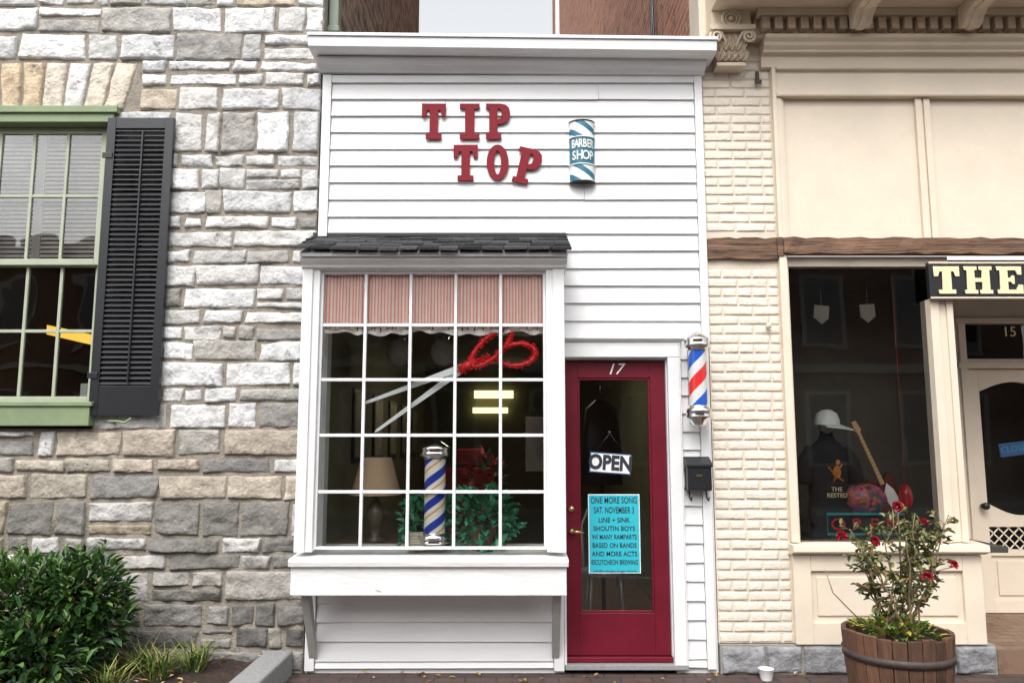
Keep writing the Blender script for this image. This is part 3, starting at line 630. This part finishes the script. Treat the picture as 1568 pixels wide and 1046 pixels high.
# ================================================================ RIGHT STOREFRONT
rb=empty('storefront_building')
f=MB(); z=.19; r=0
while z<4.27:
    h_=.0665; x=1.372-(.11 if r%2 else 0)
    full=r%6==5
    while x<1.87:
        wd=.105 if full else .212
        a,b=max(x,1.372),min(x+wd,1.872); x+=wd
        if b-a<.03: continue
        k=U(.96,1.03); c=(.70*k,.63*k,.53*k)
        if not (z+h_>2.775 and z<2.94):
            block(f,[(a,z+U(-.001,.001)),(b,z+U(-.002,.002)),(b,z+h_),(a,z+h_)],.008,.0100+U(-.0015,.0015),.0024,c,step=.03,gap=.0026,wob=.0024,rnd=.009)
    z+=h_; r+=1
f.obj('painted_brick_facing',creambrick,rb,recalc=False,attr=True)
f=MB(); f.box(1.372,1.9,.004,.3,.19,4.9); f.obj('painted_mortar',creamm,rb)
f=MB(); f.tube([(1.78,.01,2.31),(1.78,-.03,2.31)],.012,8); f.ball((1.78,-.035,2.31),.02,.012,.02); f.obj('wall_eyelet',creamm,rb)
f=MB(); x=1.372
for wd in (.30,.24,.34,.30,.36,.28):
    k=U(.7,1.2); block(f,[(x,0),(x+wd,0),(x+wd,.185),(x,.185)],-.03,.025,.02,(.28*k,.28*k,.29*k),gap=.006); x+=wd
XF=x
f.obj('foundation_stones',stone,rb,recalc=False,attr=True)
f=MB(); f.box(1.372,XF,-.03,.3,0,.185); f.obj('foundation_core',dmortar,rb)
f=MB(); f.box(1.375,1.55,.31,20,0,17.5); f.box(1.55,6.6,19.8,20,0,17.5); f.obj('side_brick_wall',bside,rb)
f=MB(); f.box(1.9,6.6,.01,.2,2.93,4.4); f.box(1.55,6.6,.2,.31,4.42,17.5)
f.obj('upper_front_wall',cream,rb)
f=MB(); f.box(1.5,6.7,.2,20,17.5,17.6); f.obj('roof',dark,rb)
f=MB()
f.box(1.873,1.90,-.045,.01,2.935,4.19); f.box(1.90,1.935,-.03,.01,2.935,3.97); f.box(1.935,1.955,-.018,.01,2.935,3.97)
for a in (2.905,2.965,4.1,4.16): f.box(a,a+.045,-.022,.01,2.935,3.97)
f.box(2.951,2.964,-.008,.01,2.935,3.97)
f.xprism([(.01,3.972),(-.05,3.972),(-.055,3.99),(-.03,4.0),(-.03,4.165),(-.065,4.17),(-.07,4.19),(.01,4.19)],1.90,6.6)
f.xprism([(.01,4.192),(-.04,4.192),(-.045,4.275),(-.09,4.285),(-.09,4.30),(-.12,4.32),(-.125,4.345),(-.16,4.36),(-.165,4.385),(.01,4.385)],1.80,6.6)
f.obj('fascia_trim',cream,rb,.003)
f=MB()
f.box(1.74,6.6,-.10,.2,4.387,4.56); x=1.78
while x<6.5:
    f.box(x,x+.055,-.165,-.10,4.425,4.515); x+=.092
f.xprism([(-.10,4.52),(-.19,4.52),(-.20,4.558),(-.10,4.558)],1.742,6.6)
f.xprism([(.2,4.56),(-.62,4.56),(-.64,4.60),(-.66,4.70),(-.70,4.78),(.2,4.9)],1.42,6.6)
for x in (2.38,3.15,3.92):
    pr=[(-.20,4.559),(-.20,4.40),(-.235,4.385),(-.28,4.40),(-.31,4.44),(-.36,4.47),(-.45,4.475),(-.52,4.46),(-.57,4.475),(-.59,4.52),(-.59,4.559)]
    f.xprism(pr,x,x+.125); f.xprism([(p[0]*1.02+.004,p[1]-.012 if p[1]<4.55 else p[1]) for p in pr],x+.04,x+.085)
f.obj('dentil_cornice',tan,rb,.004)
# console capital : rosette block, abacus, acanthus leaves and corner volutes
f=MB()
f.box(1.42,1.70,-.16,.004,4.44,4.56); f.box(1.40,1.72,-.20,.004,4.40,4.438); f.add([(1.47,-.10,4.19),(1.65,-.10,4.19),(1.65,.004,4.19),(1.47,.004,4.19),(1.43,-.15,4.398),(1.69,-.15,4.398),(1.69,.004,4.398),(1.43,.004,4.398)],[(0,3,2,1),(4,5,6,7),(0,1,5,4),(1,2,6,5),(2,3,7,6),(3,0,4,7)])
f.box(1.46,1.66,-.125,.004,4.165,4.188)
for rr,ry in ((.062,.012),(.040,.010)): f.tube([(1.56+rr*math.cos(2*math.pi*i/24),-.166,4.495+rr*math.sin(2*math.pi*i/24)) for i in range(24)],ry,6,closed=True)
f.ball((1.56,-.165,4.495),.022,.02,.022)
for s_ in (-1,1):
    pts=[]
    for k_ in range(22):
        t_=k_/21; rr=.048*(1-.8*t_); an=math.pi/2+ (1 if s_>0 else -1)*(-t_*3.6*math.pi)
        pts.append((1.56+s_*.115+rr*math.cos(an),-.175-.02*t_,4.355+rr*math.sin(an)))
    f.tube(pts,[.012-.005*k_/21 for k_ in range(22)],8)
    f.tube([(1.56+s_*.03,-.14,4.27),(1.56+s_*.045,-.16,4.33),(1.56+s_*.075,-.172,4.385),(1.56+s_*.115,-.175,4.403)],[.008,.01,.012,.012],8)
for lev,(zz_,Lf,Y) in enumerate(((4.20,.105,-.115),(4.255,.13,-.13))):
    for i in range(5 if lev==0 else 4):
        xx=1.56+(i-(2 if lev==0 else 1.5))*.043
        for da in (-38,-20,0,20,38):
            an=math.radians(da); f.leaf((xx,Y,zz_+.012*(3-abs(da)/15)*.4),(math.sin(an)*.8,-.28,math.cos(an)),(0,-1,0),Lf*(1-.006*abs(da)),.032,(1,1,1),fold=.5)
f.obj('console_capital',tan,rb,0,recalc=False)
f=MB(); f.box(1.765,1.785,-.03,.0,4.09,4.17); f.box(1.75,1.80,-.04,-.03,4.07,4.10); f.obj('wall_anchor',iron,rb,.002)
# beams
f=MB()
def beam(x0,x1,y0,z0,z1,n):
    pr=[]
    for i in range(n+1):
        x=x0+(x1-x0)*i/n; d=[U(-.008,.008) for _ in range(4)]
        pr.append([(x,y0+d[0],z0+d[1]),(x,y0+d[2],z1+d[3]),(x,.02,z1),(x,.02,z0)])
    vs=[p for s_ in pr for p in s_]; fs=[(k*4+i,k*4+(i+1)%4,(k+1)*4+(i+1)%4,(k+1)*4+i) for k in range(n) for i in range(4)]+[(0,1,2,3),(n*4,n*4+1,n*4+2,n*4+3)]
    f.add(vs,fs)
beam(1.372,1.885,-.03,2.785,2.935,10); beam(1.90,6.5,-.065,2.815,2.928,60)
f.box(1.86,1.90,-.05,.01,2.80,2.93)
f.obj('wooden_beam',wood,rb,.004)
# show window
f=MB()
f.box(1.872,1.925,-.04,.08,.845,2.812); f.box(1.925,1.945,.0,.05,.845,2.812)
f.box(2.905,2.965,-.04,.10,.845,2.50); f.box(2.965,3.065,-.02,.10,.845,2.50); f.box(3.02,3.065,-.035,-.021,.845,2.50)
f.xprism([(.1,.845),(-.10,.835),(-.105,.79),(-.07,.775),(-.03,.765),(.1,.765)],1.86,3.16)
f.box(1.872,3.13,-.02,.08,.19,.764)
for a,b,c,d in ((1.872,1.99,.19,.764),(3.0,3.13,.19,.764),(1.99,3.0,.66,.764),(1.99,3.0,.19,.33)): f.box(a,b,-.045,-.021,c,d)
f.box(2.03,2.96,-.032,-.021,.37,.62)
f.box(1.905,3.08,.02,.1,2.74,2.813)
f.obj('shopfront_frame',cream,rb,.004)
f=MB(); f.box(1.93,2.91,.03,.034,.84,2.75); f.obj('shopfront_glass',glass('shop_glass',k=1.3,wav=.006),rb)
f=MB(); f.box(1.92,3.4,.1,1.0,.76,.80); f.box(1.88,1.92,.1,1.3,0,2.8); f.box(1.92,3.55,1.0,1.05,.0,2.8); f.box(1.9,6.6,.12,1.3,2.76,2.81)
f.obj('display_interior',dark,rb)
# recessed entrance
f=MB()
f.box(3.10,6.6,-.02,1.2,.0,.15); f.obj('entry_floor',entryp,rb)
f=MB(); f.add([(3.08,.1,.15),(3.14,.1,.15),(3.70,1.1,.15),(3.60,1.1,.15),(3.08,.1,.76),(3.14,.1,.76),(3.70,1.1,.76),(3.60,1.1,.76)],[(0,1,2,3),(4,5,6,7),(0,1,5,4),(1,2,6,5),(2,3,7,6),(3,0,4,7)])
f.add([(3.08,.1,2.45),(3.14,.1,2.45),(3.70,1.1,2.45),(3.60,1.1,2.45),(3.08,.1,2.76),(3.14,.1,2.76),(3.70,1.1,2.76),(3.60,1.1,2.76)],[(0,1,2,3),(4,5,6,7),(0,1,5,4),(1,2,6,5),(2,3,7,6),(3,0,4,7)])
f.box(3.60,3.72,1.1,1.2,.15,2.76); f.box(3.72,4.75,1.1,1.2,2.50,2.76); f.box(4.62,6.6,1.1,1.2,.15,2.76); f.box(3.72,4.62,1.1,1.18,2.12,2.20); f.box(3.72,3.78,1.08,1.18,.15,2.5); f.box(4.56,4.62,1.08,1.18,.15,2.5)
f.box(3.70,4.62,1.075,1.099,2.12,2.17); f.box(3.69,4.64,1.06,1.099,2.50,2.54)
f.box(6.2,6.6,0,1.1,.15,2.76)
f.obj('entrance_surround',cream,rb,.004)
f=MB(); d0=1.12; f.box(3.782,3.88,d0,d0+.045,.155,2.115); f.box(4.46,4.558,d0,d0+.045,.155,2.115)
f.prism([(3.88,.83),(4.46,.83)]+[p for p in reversed([(3.88,1.02)]+[(3.88+.58*i/12,1.02-.10*math.sin(math.pi*i/12)) for i in range(1,12)]+[(4.46,1.02)])],d0,d0+.045)
f.prism([(3.88,2.115),(4.46,2.115)]+[p for p in reversed([(3.88,1.93)]+[(3.88+.58*i/12,1.93+.08*math.sin(math.pi*i/12)) for i in range(1,12)]+[(4.46,1.93)])],d0,d0+.045)
f.box(3.88,4.46,d0,d0+.045,.60,.65); f.box(3.88,4.46,d0,d0+.045,.155,.25); f.box(3.88,4.46,d0+.02,d0+.04,.25,.60); f.box(3.93,4.41,d0+.008,d0+.02,.29,.56)
for i in range(-3,10):
    for sg in (1,-1):
        xa=3.88+i*.083; za,zb_=.65,.83; xb=xa+sg*.18
        def clip(xa,za,xb,zb_):
            lo,hi=3.885,4.455
            if min(xa,xb)<lo:
                t_=(lo-xa)/(xb-xa)
                if xa<lo: za,xa=za+(zb_-za)*t_,lo
                else: zb_,xb=za+(zb_-za)*t_,lo
            if max(xa,xb)>hi:
                t_=(hi-xa)/(xb-xa)
                if xa>hi: za,xa=za+(zb_-za)*t_,hi
                else: zb_,xb=za+(zb_-za)*t_,hi
            return xa,za,xb,zb_
        if max(xa,xb)<3.9 or min(xa,xb)>4.44: continue
        xa,za,xb,zb_=clip(xa,za,xb,zb_)
        yy=d0+.010+(.008 if sg>0 else 0)
        f.prism([(xa-.008,za),(xa+.008,za),(xb+.008,zb_),(xb-.008,zb_)],yy,yy+.007)
f.obj('shop_door',cream,rb,.003)
f=MB(); f.box(3.88,4.46,d0+.03,d0+.033,.9,2.05); f.box(3.78,4.56,1.14,1.143,2.2,2.5); f.add([(3.12,.12,.76),(3.66,1.09,.76),(3.66,1.09,2.45),(3.12,.12,2.45)],[(0,1,2,3)]); f.obj('entrance_glass',gls,rb)
f=MB(); f.box(3.0,5,1.9,1.95,0,2.8); f.box(3.75,3.77,1.2,1.9,0,2.8); f.box(4.9,4.95,1.2,1.9,0,2.8); f.box(3.72,4.95,1.2,1.9,2.72,2.76); f.box(3.72,4.95,1.2,1.9,.08,.1); f.obj('shop_interior',dark,rb)
text('15',4.18,2.43,.12,1.135,credm,rb,name='house_number_15')
f=MB(); f.tube([(3.83,1.12,1.0),(3.83,1.06,1.0)],[.015,.03],12); f.ball((3.83,1.05,1.0),.028,.02,.028); f.obj('door_knob',black,rb)
cs=empty('closed_sign'); f=MB(); f.prism(rq(4.16,1.46,.14,.055,.12),1.135,1.14); f.obj('board',navy,cs); text('CLOSED',4.16,1.46,.07,1.134,tealp,cs,rot=.12,name='closed_lettering')
# THE sign
th=empty('shop_sign'); f=MB(); f.box(2.885,4.6,-.085,-.045,2.495,2.745,0); f.box(2.885,4.6,-.092,-.086,2.735,2.75,1); f.box(2.885,4.6,-.092,-.086,2.49,2.503,1); f.obj('sign_board',[black,tan],th,.002)
for c_,x,wd in (('T',2.915,.175),('H',3.125,.19),('E',3.350,.175)): slab(c_,x,2.525,wd,.19,-.092,credm,th,th=.006)
# ---------------- display items
mn=empty('t_shirt_mannequin'); f=MB()
f.lathe(2.27,.30,[(.145,.82),(.15,1.0),(.14,1.2),(.15,1.38),(.13,1.47),(.06,1.53),(.045,1.57),(.045,1.60)],28,sy=.6)
for s_ in(-1,1): f.tube([(2.27+s_*.11,.30,1.46),(2.27+s_*.165,.28,1.38),(2.27+s_*.185,.26,1.22)],[.05,.055,.06],12)
f.obj('black_t_shirt',M('black_cotton',(.016,.016,.018),.9,.2,10,.4,30),mn)
f=MB(); f.ball((2.27,.30,1.64),.055,.06,.075); f.obj('mannequin_head',M('mannequin_grey',(.4,.36,.32),.5),mn)
f=MB(); f.lathe(2.28,.30,[(.088,1.635),(.088,1.67),(.072,1.715),(.035,1.742),(.005,1.746)],22); f.add([(2.21,.24,1.63),(2.35,.24,1.63),(2.40,.13,1.59),(2.33,.10,1.60),(2.21,.13,1.615),(2.21,.24,1.638),(2.35,.24,1.638),(2.40,.13,1.60),(2.33,.10,1.61),(2.21,.13,1.625)],[(0,1,2,3,4),(5,6,7,8,9),(0,1,6,5),(1,2,7,6),(2,3,8,7),(3,4,9,8),(4,0,5,9)]); f.obj('white_cap',paperw,mn)
orp=M('orange_print',(.55,.20,.03),.8,.5,50)
f=MB(); f.ball((2.30,.215,1.30),.03,.008,.05); f.ball((2.31,.213,1.37),.018,.006,.018); f.tube([(2.24,.215,1.34),(2.28,.21,1.28),(2.34,.21,1.24)],.007); f.tube([(2.34,.212,1.36),(2.30,.21,1.30),(2.27,.212,1.23)],.006); f.obj('shirt_print',orp,mn)
text('THE\nRESTED',2.29,1.16,.042,.205,credm,mn,name='shirt_lettering',off=.0005)
gt=empty('electric_guitar'); f=MB()
def gp(u,v):
    A=Vector((2.50,1.66)); B=Vector((2.80,.93)); d=(B-A); n_=Vector((-d.y,d.x)).normalized(); p=A+d*u+n_*v; return (p.x,p.y)
f.prism([gp(.0,-.02),gp(.0,.015),gp(.09,.026),(gp(.11,.012)),gp(.62,.016),gp(.62,-.016),gp(.11,-.012),gp(.09,-.02)],.36,.375,0)
body=[gp(.58,.03),gp(.53,.07),gp(.56,.10),gp(.66,.095),gp(.76,.08),gp(.88,.115),gp(.96,.10),gp(1.0,.04),gp(1.0,-.05),gp(.95,-.11),gp(.86,-.12),gp(.76,-.085),gp(.66,-.10),gp(.56,-.11),gp(.535,-.075),gp(.60,-.03)]
f.prism(body,.365,.40,1); f.prism([gp(.62,.03),gp(.70,.06),(gp(.85,.07)),gp(.9,0),gp(.72,-.03)],.361,.364,2); f.box(2.70,2.75,.355,.36,1.10,1.16,2)
for i in range(12): f.prism([gp(.14+i*.038,-.014),gp(.143+i*.038,-.014),gp(.143+i*.038,.014),gp(.14+i*.038,.014)],.357,.3595,1)
f.obj('guitar_parts',[M('maple',(.55,.35,.17),.3,.1,10),M('guitar_dark',(.10,.02,.015),.2,.1),paperw],gt,.001)
bg_=MB(); bg_.ball((2.50,.24,1.11),.15,.08,.11,n=24,jit=.03)
vm=bpy.data.materials.new('patchwork'); vm.use_nodes=True; NN=vm.node_tree.nodes; LL=vm.node_tree.links; vo=NN.new('ShaderNodeTexVoronoi'); vo.inputs['Scale'].default_value=38; tc=NN.new('ShaderNodeTexCoord'); LL.new(tc.outputs['Object'],vo.inputs['Vector']); mm=NN.new('ShaderNodeMix'); mm.data_type='RGBA'; mm.blend_type='MULTIPLY'; mm.inputs[0].default_value=1; LL.new(vo.outputs['Color'],mm.inputs[6]); mm.inputs[7].default_value=(.7,.2,.22,1); LL.new(mm.outputs[2],NN['Principled BSDF'].inputs['Base Color'])
bg_.obj('patchwork_bag',vm,None)
f=MB(); f.lathe(2.50,.24,[(.11,.80),(.11,1.01)],20); f.obj('display_stand',dark,None)
ns=empty('neon_sign'); f=MB(); x0,x1,z0,z1=2.17,2.70,.885,1.02
tealn=M('teal_frame_paint',(.02,.28,.29),.4)
f.tube([(x0,.10,z0),(x1,.10,z0),(x1,.10,z1),(x0,.10,z1)],.010,8,closed=True); f.obj('teal_frame',tealn,ns)
nr_=M('neon_red_tube',(.60,.03,.03),.3,0)
for i,c_ in enumerate('OPEN'): text(c_,x0+.075+i*.125,.948,.11,.10,nr_,ns,ext=.004,name='neon_letter',sx=1.2)
f=MB(); f.box(x0+.02,x1-.02,.11,.13,.802,z0-.012); f.obj('sign_base',black,ns)
f=MB(); f.ball((2.84,.35,1.12),.05,.05,.09,n=16); f.tube([(2.84,.35,1.2),(2.84,.35,2.76)],.002,4); f.obj('red_ornament',M('ornament_red',(.45,.02,.03),.3),None)
f=MB()
for x,z,a in ((1.99,2.50,.1),(2.28,2.46,-.1),(2.62,2.47,.05)):
    f.prism(rq(x,z,.055,.05,a),.3,.303); f.prism([(x-.045,z-.05),(x+.045,z-.05),(x,z-.09)],.299,.302); f.tube([(x,.3,z+.05),(x,.3,2.76)],.002,4)
f.obj('reflection_shapes',M('reflection_grey',(.2,.18,.15),.8,.1),None)  # added hanging shapes, standing in for reflections across the upper shop glass

# ================================================================ GROUND
f=MB(); f.box(-200,200,-3.6,200,-.3,0); f.obj('sidewalk',pavers)
f=MB(); f.box(-200,200,-3.78,-3.602,-.3,.004); f.box(-200,200,-13.2,-13.02,-.3,.004); f.obj('kerb',granite,None,.01)
f=MB(); f.box(-200,200,-13.018,-3.782,-.4,-.13); f.obj('road',asphalt)
f=MB(); f.box(-200,200,-8.45,-8.33,-.129,-.126); f.obj('road_marking',M('yellow_line',(.5,.35,.05),.8,.1))
f=MB(); f.box(-200,200,-200,-13.202,-.3,0); f.obj('far_sidewalk',pavers)
f=MB(); n=60; vs=[]
for j in range(25):
    for i in range(n+1):
        x=-6+4.40*i/n; y_=-1.5+1.5*j/24; vs.append((x,y_,.085+.03*noise.fractal(Vector((x*6,y_*6,0)),1,2,4)))
f.add(vs,[(j*(n+1)+i,j*(n+1)+i+1,(j+1)*(n+1)+i+1,(j+1)*(n+1)+i) for j in range(24) for i in range(n)],sm=True)
f.obj('flower_bed_soil',soil,None,recalc=False)
f=MB(); f.box(-1.62,-1.44,-1.6,-.03,-.05,.155); f.obj('bed_edging_stone',granite,None,.015)
f=MB(); c_=[(.30,.17,.07),(.35,.25,.10),(.2,.09,.04),(.4,.3,.15)]
for i in range(120): f.leaf((U(-3.4,-1.65),U(-1.0,-.05),.12),(U(-1,1),U(-1,1),U(-.1,.3)),(0,0,1),U(.03,.06),U(.02,.04),random.choice(c_))
for i in range(26): f.leaf((U(-1.3,1.9),-.04-abs(random.gauss(0,.12)),.012),(U(-1,1),U(-1,1),U(0,.3)),(0,0,1),U(.025,.05),U(.02,.04),random.choice(c_))
f.obj('fallen_leaves',leafm,None,recalc=False,attr=True)
f=MB()
for c in ((-2.15,-.42),(-2.0,-.25),(-2.35,-.30),(-2.62,-.6),(-2.3,-.75),(-2.7,-.3)):
    for i in range(130):
        a=U(0,6.28); l=U(.12,.28); lean=U(.2,1.1); b=Vector((c[0]+U(-.06,.06),c[1]+U(-.06,.06),.08)); d=Vector((math.cos(a)*lean,math.sin(a)*lean,1)).normalized()
        m_=b+d*l*.55; e_=b+d*l*.9+Vector((math.cos(a),math.sin(a),-.3))*l*.25; w_=Vector((-math.sin(a),math.cos(a),0))*.004
        k=U(.6,1.3); c2=random.choice([(.10,.17,.03),(.20,.23,.05),(.06,.12,.03),(.3,.27,.09)]); f.add([b-w_,b+w_,m_+w_,m_-w_,e_],[(0,1,2,3),(3,2,4)],0,tuple(v*k for v in c2))
f.obj('ornamental_grass',leafm,None,recalc=False,attr=True)
sh=empty('shrub'); f=MB(); gs=[(.032,.09,.016),(.055,.125,.022),(.09,.17,.035),(.014,.045,.011),(.03,.08,.027)]
for (c,r_,n_) in (((-2.95,-.55,.46),(.42,.34,.34),1700),((-2.62,-.50,.60),(.24,.24,.22),700),((-3.35,-.6,.42),(.35,.3,.3),800),((-2.75,-.75,.28),(.35,.25,.22),700),((-2.50,-.45,.40),(.16,.2,.24),340)):
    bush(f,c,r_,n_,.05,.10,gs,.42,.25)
for i in range(36): bush(f,(U(-3.2,-2.55),U(-.85,-.5),U(.2,.6)),(.02,.02,.02),2,.04,.06,[(.2,.08,.03),(.30,.25,.05)],.4)
for i in range(46):
    b=Vector((-2.9+U(-.38,.42),-.6+U(-.15,.15),U(.50,.80))); d=Vector((U(-.7,.7),U(-.5,.3),1)).normalized()
    for k in range(9):
        p=b+d*k*.016; f.leaf(p,(U(-1,1),U(-1,1),U(.2,1)),(0,0,1),.055,.022,random.choice(gs[1:3]))
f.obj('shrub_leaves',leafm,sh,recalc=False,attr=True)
f=MB()
for i in range(14): f.tube([(-2.9+U(-.1,.1),-.55,.06),(-2.9+U(-.4,.3),-.55+U(-.2,.2),.35),(-2.9+U(-.5,.45),-.55+U(-.3,.3),.65)],[.014,.009,.004],6)
f.obj('shrub_stems',M('bark',(.08,.05,.03),.9,.3,20),sh)
# barrel
bp_=empty('barrel_planter'); bx_,by_=2.09,-1.0; f=MB(); n=24; q_=.94
for i in range(n):
    a0=2*math.pi*(i+.03)/n; a1=2*math.pi*(i+.97)/n; k=U(.5,1.25); c=(.11*k,.052*k,.028*k); zt_=.50+U(-.008,.008); vs=[]
    for (r_,z_) in ((.235,0),(.265,.15),(.288,.32),(.300,zt_),(.272,zt_),(.262,.32),(.21,.0)):
        for a in (a0,a1): vs.append((bx_+q_*r_*math.cos(a),by_+q_*r_*math.sin(a),z_))
    f.add(vs,[(2*j,2*j+1,2*j+3,2*j+2) for j in range(6)]+[(12,13,1,0)]+[(0,2,4,6,8,10,12),(1,3,5,7,9,11,13)],0,c)
f.obj('staves',barrelm,bp_,.003,attr=True)
f=MB()
for z_,r0,r1 in ((.07,.250,.259),(.36,.295,.300),(.17,.270,.276)):
    f.lathe(bx_,by_,[(r0*q_-.004,z_),(r0*q_+.002,z_),(r1*q_+.002,z_+.04),(r1*q_-.004,z_+.04)],48)
f.obj('iron_hoops',iron,bp_)
f=MB(); f.lathe(bx_,by_,[(.22,.30),(.254,.44),(.15,.455),(.01,.46)],30); f.obj('barrel_soil',soil,bp_)
# rose bush
rz=empty('rose_bush'); st_=MB(); lf=MB(); ro=MB()
rg=[(.10,.14,.04),(.17,.19,.06),(.07,.10,.03),(.24,.22,.08),(.25,.14,.06)]
def rose(p,r_):
    for i in range(26):
        d=Vector((U(-1,1),U(-1,1),U(-.6,1))).normalized(); k=U(.5,1.1); ro.leaf(Vector(p)+d*r_*.25,d,(U(-1,1),U(-1,1),1),r_*.9,r_*1.0,(.42*k,.01*k,.03*k),fold=.4)
for i in range(16):
    a=U(0,6.28); sp=U(.06,.34); H=U(.30,.62)+(.12 if math.cos(a)>.2 else 0); p0=Vector((bx_+U(-.08,.08),by_+U(-.07,.07),.45)); pts=[p0]
    for k in range(1,8):
        t_=k/7; pts.append(p0+Vector((math.cos(a)*sp*t_**.8+.05*noise.noise(Vector((i*3.1,k*.7,0))),math.sin(a)*sp*.7*t_**.8+.05*noise.noise(Vector((i*3.1,k*.7,9))),H*t_)))
    st_.tube(pts,[.007-.0045*k/7 for k in range(8)],6)
    for k in range(3,8):
        for q in range(3 if k<6 else 4):
            b=pts[k]+(pts[k-1]-pts[k])*R(); d=Vector((U(-1,1),U(-1,1),U(-.3,.8))).normalized(); tip=b+d*U(.03,.09); st_.tube([b,tip],.0016,4)
            for e in range(5):
                lp=b+(tip-b)*(.4+.15*e); dd=(d+Vector((U(-1,1),U(-1,1),U(-.8,.5)))).normalized(); c=random.choice(rg); kk=U(.6,1.2); l=U(.026,.048); lf.leaf(lp,dd,(U(-.5,.5),U(-.5,.5),1),l,l*.65,tuple(v*kk for v in c))
for p in ((2.42,-1.0,.84),(1.80,-1.05,1.00),(2.04,-1.2,1.17),(1.96,-1.1,.98),(2.30,-.95,1.06),(2.20,-1.15,.80)): rose(p,.028)
st_.tube([(2.12,-1.0,.6),(2.3,-1.0,.80),(2.42,-1.0,.83)],.003,5); st_.tube([(2.10,-1.05,.7),(2.07,-1.15,1.0),(2.04,-1.2,1.15)],.003,5); st_.tube([(2.05,-1.0,.7),(1.9,-1.05,.95),(1.80,-1.05,.99)],.003,5)
st_.tube([(1.98,-1.0,.47),(1.84,-1.02,.6),(1.74,-1.04,.70),(1.70,-1.05,.82)],[.005,.004,.003,.002],5)
for i in range(260):
    a=U(0,6.28); r_=U(.02,.20); l=U(.03,.07); lf.leaf((bx_+math.cos(a)*r_,by_+math.sin(a)*r_,.46+U(0,.14)*(1-r_/.3)),(math.cos(a),math.sin(a),U(-.1,1.2)),(0,0,1),l,l*.5,random.choice([(.36,.32,.05),(.12,.22,.04),(.06,.14,.03),(.26,.27,.06)]))
st_.obj('stems',M('rose_stem',(.20,.15,.08),.7,.2,20),rz); lf.obj('rose_leaves',leafm,rz,recalc=False,attr=True); ro.obj('roses',petal,rz,recalc=False,attr=True)
f=MB(); f.lathe(1.63,-.16,[(.034,.002),(.048,.07),(.050,.072),(.046,.072),(.033,.01)],24); f.obj('paper_cup',paperw)

# ================================================================ opposite side of the street (seen only in reflections)
ob=empty('brick_building'); f=MB(); f.box(-16,16,-24,-17,0,7.0); f.obj('walls',bopp,ob)
f=MB(); g_=MB()
for i in range(12):
    x=-14.5+i*2.6
    for z in (1.0,4.3):
        f.box(x-.62,x+.62,-17.0,-16.95,z-.1,z+2.0); g_.box(x-.5,x+.5,-16.949,-16.94,z,z+1.9)
f.box(-16.2,16.2,-17.0,-16.6,6.8,7.2); f.box(-16,16,-16.999,-16.9,3.5,3.75); f.obj('trim',M('muted_trim',(.28,.26,.24),.6),ob); g_.obj('windows',M('dark_panes',(.05,.05,.055),.1),ob)
f=MB(); f.tube([(1.36,1.6,4.0),(1.34,1.6,5.0),(1.30,1.5,6.5)],.012); f.tube([(1.37,1.9,4.0),(1.35,1.75,6.5)],.01); f.obj('cable',black)
f=MB(); f.box(1.26,1.37,16.2,16.35,3,17); f.obj('drainpipe',white)
print('done')
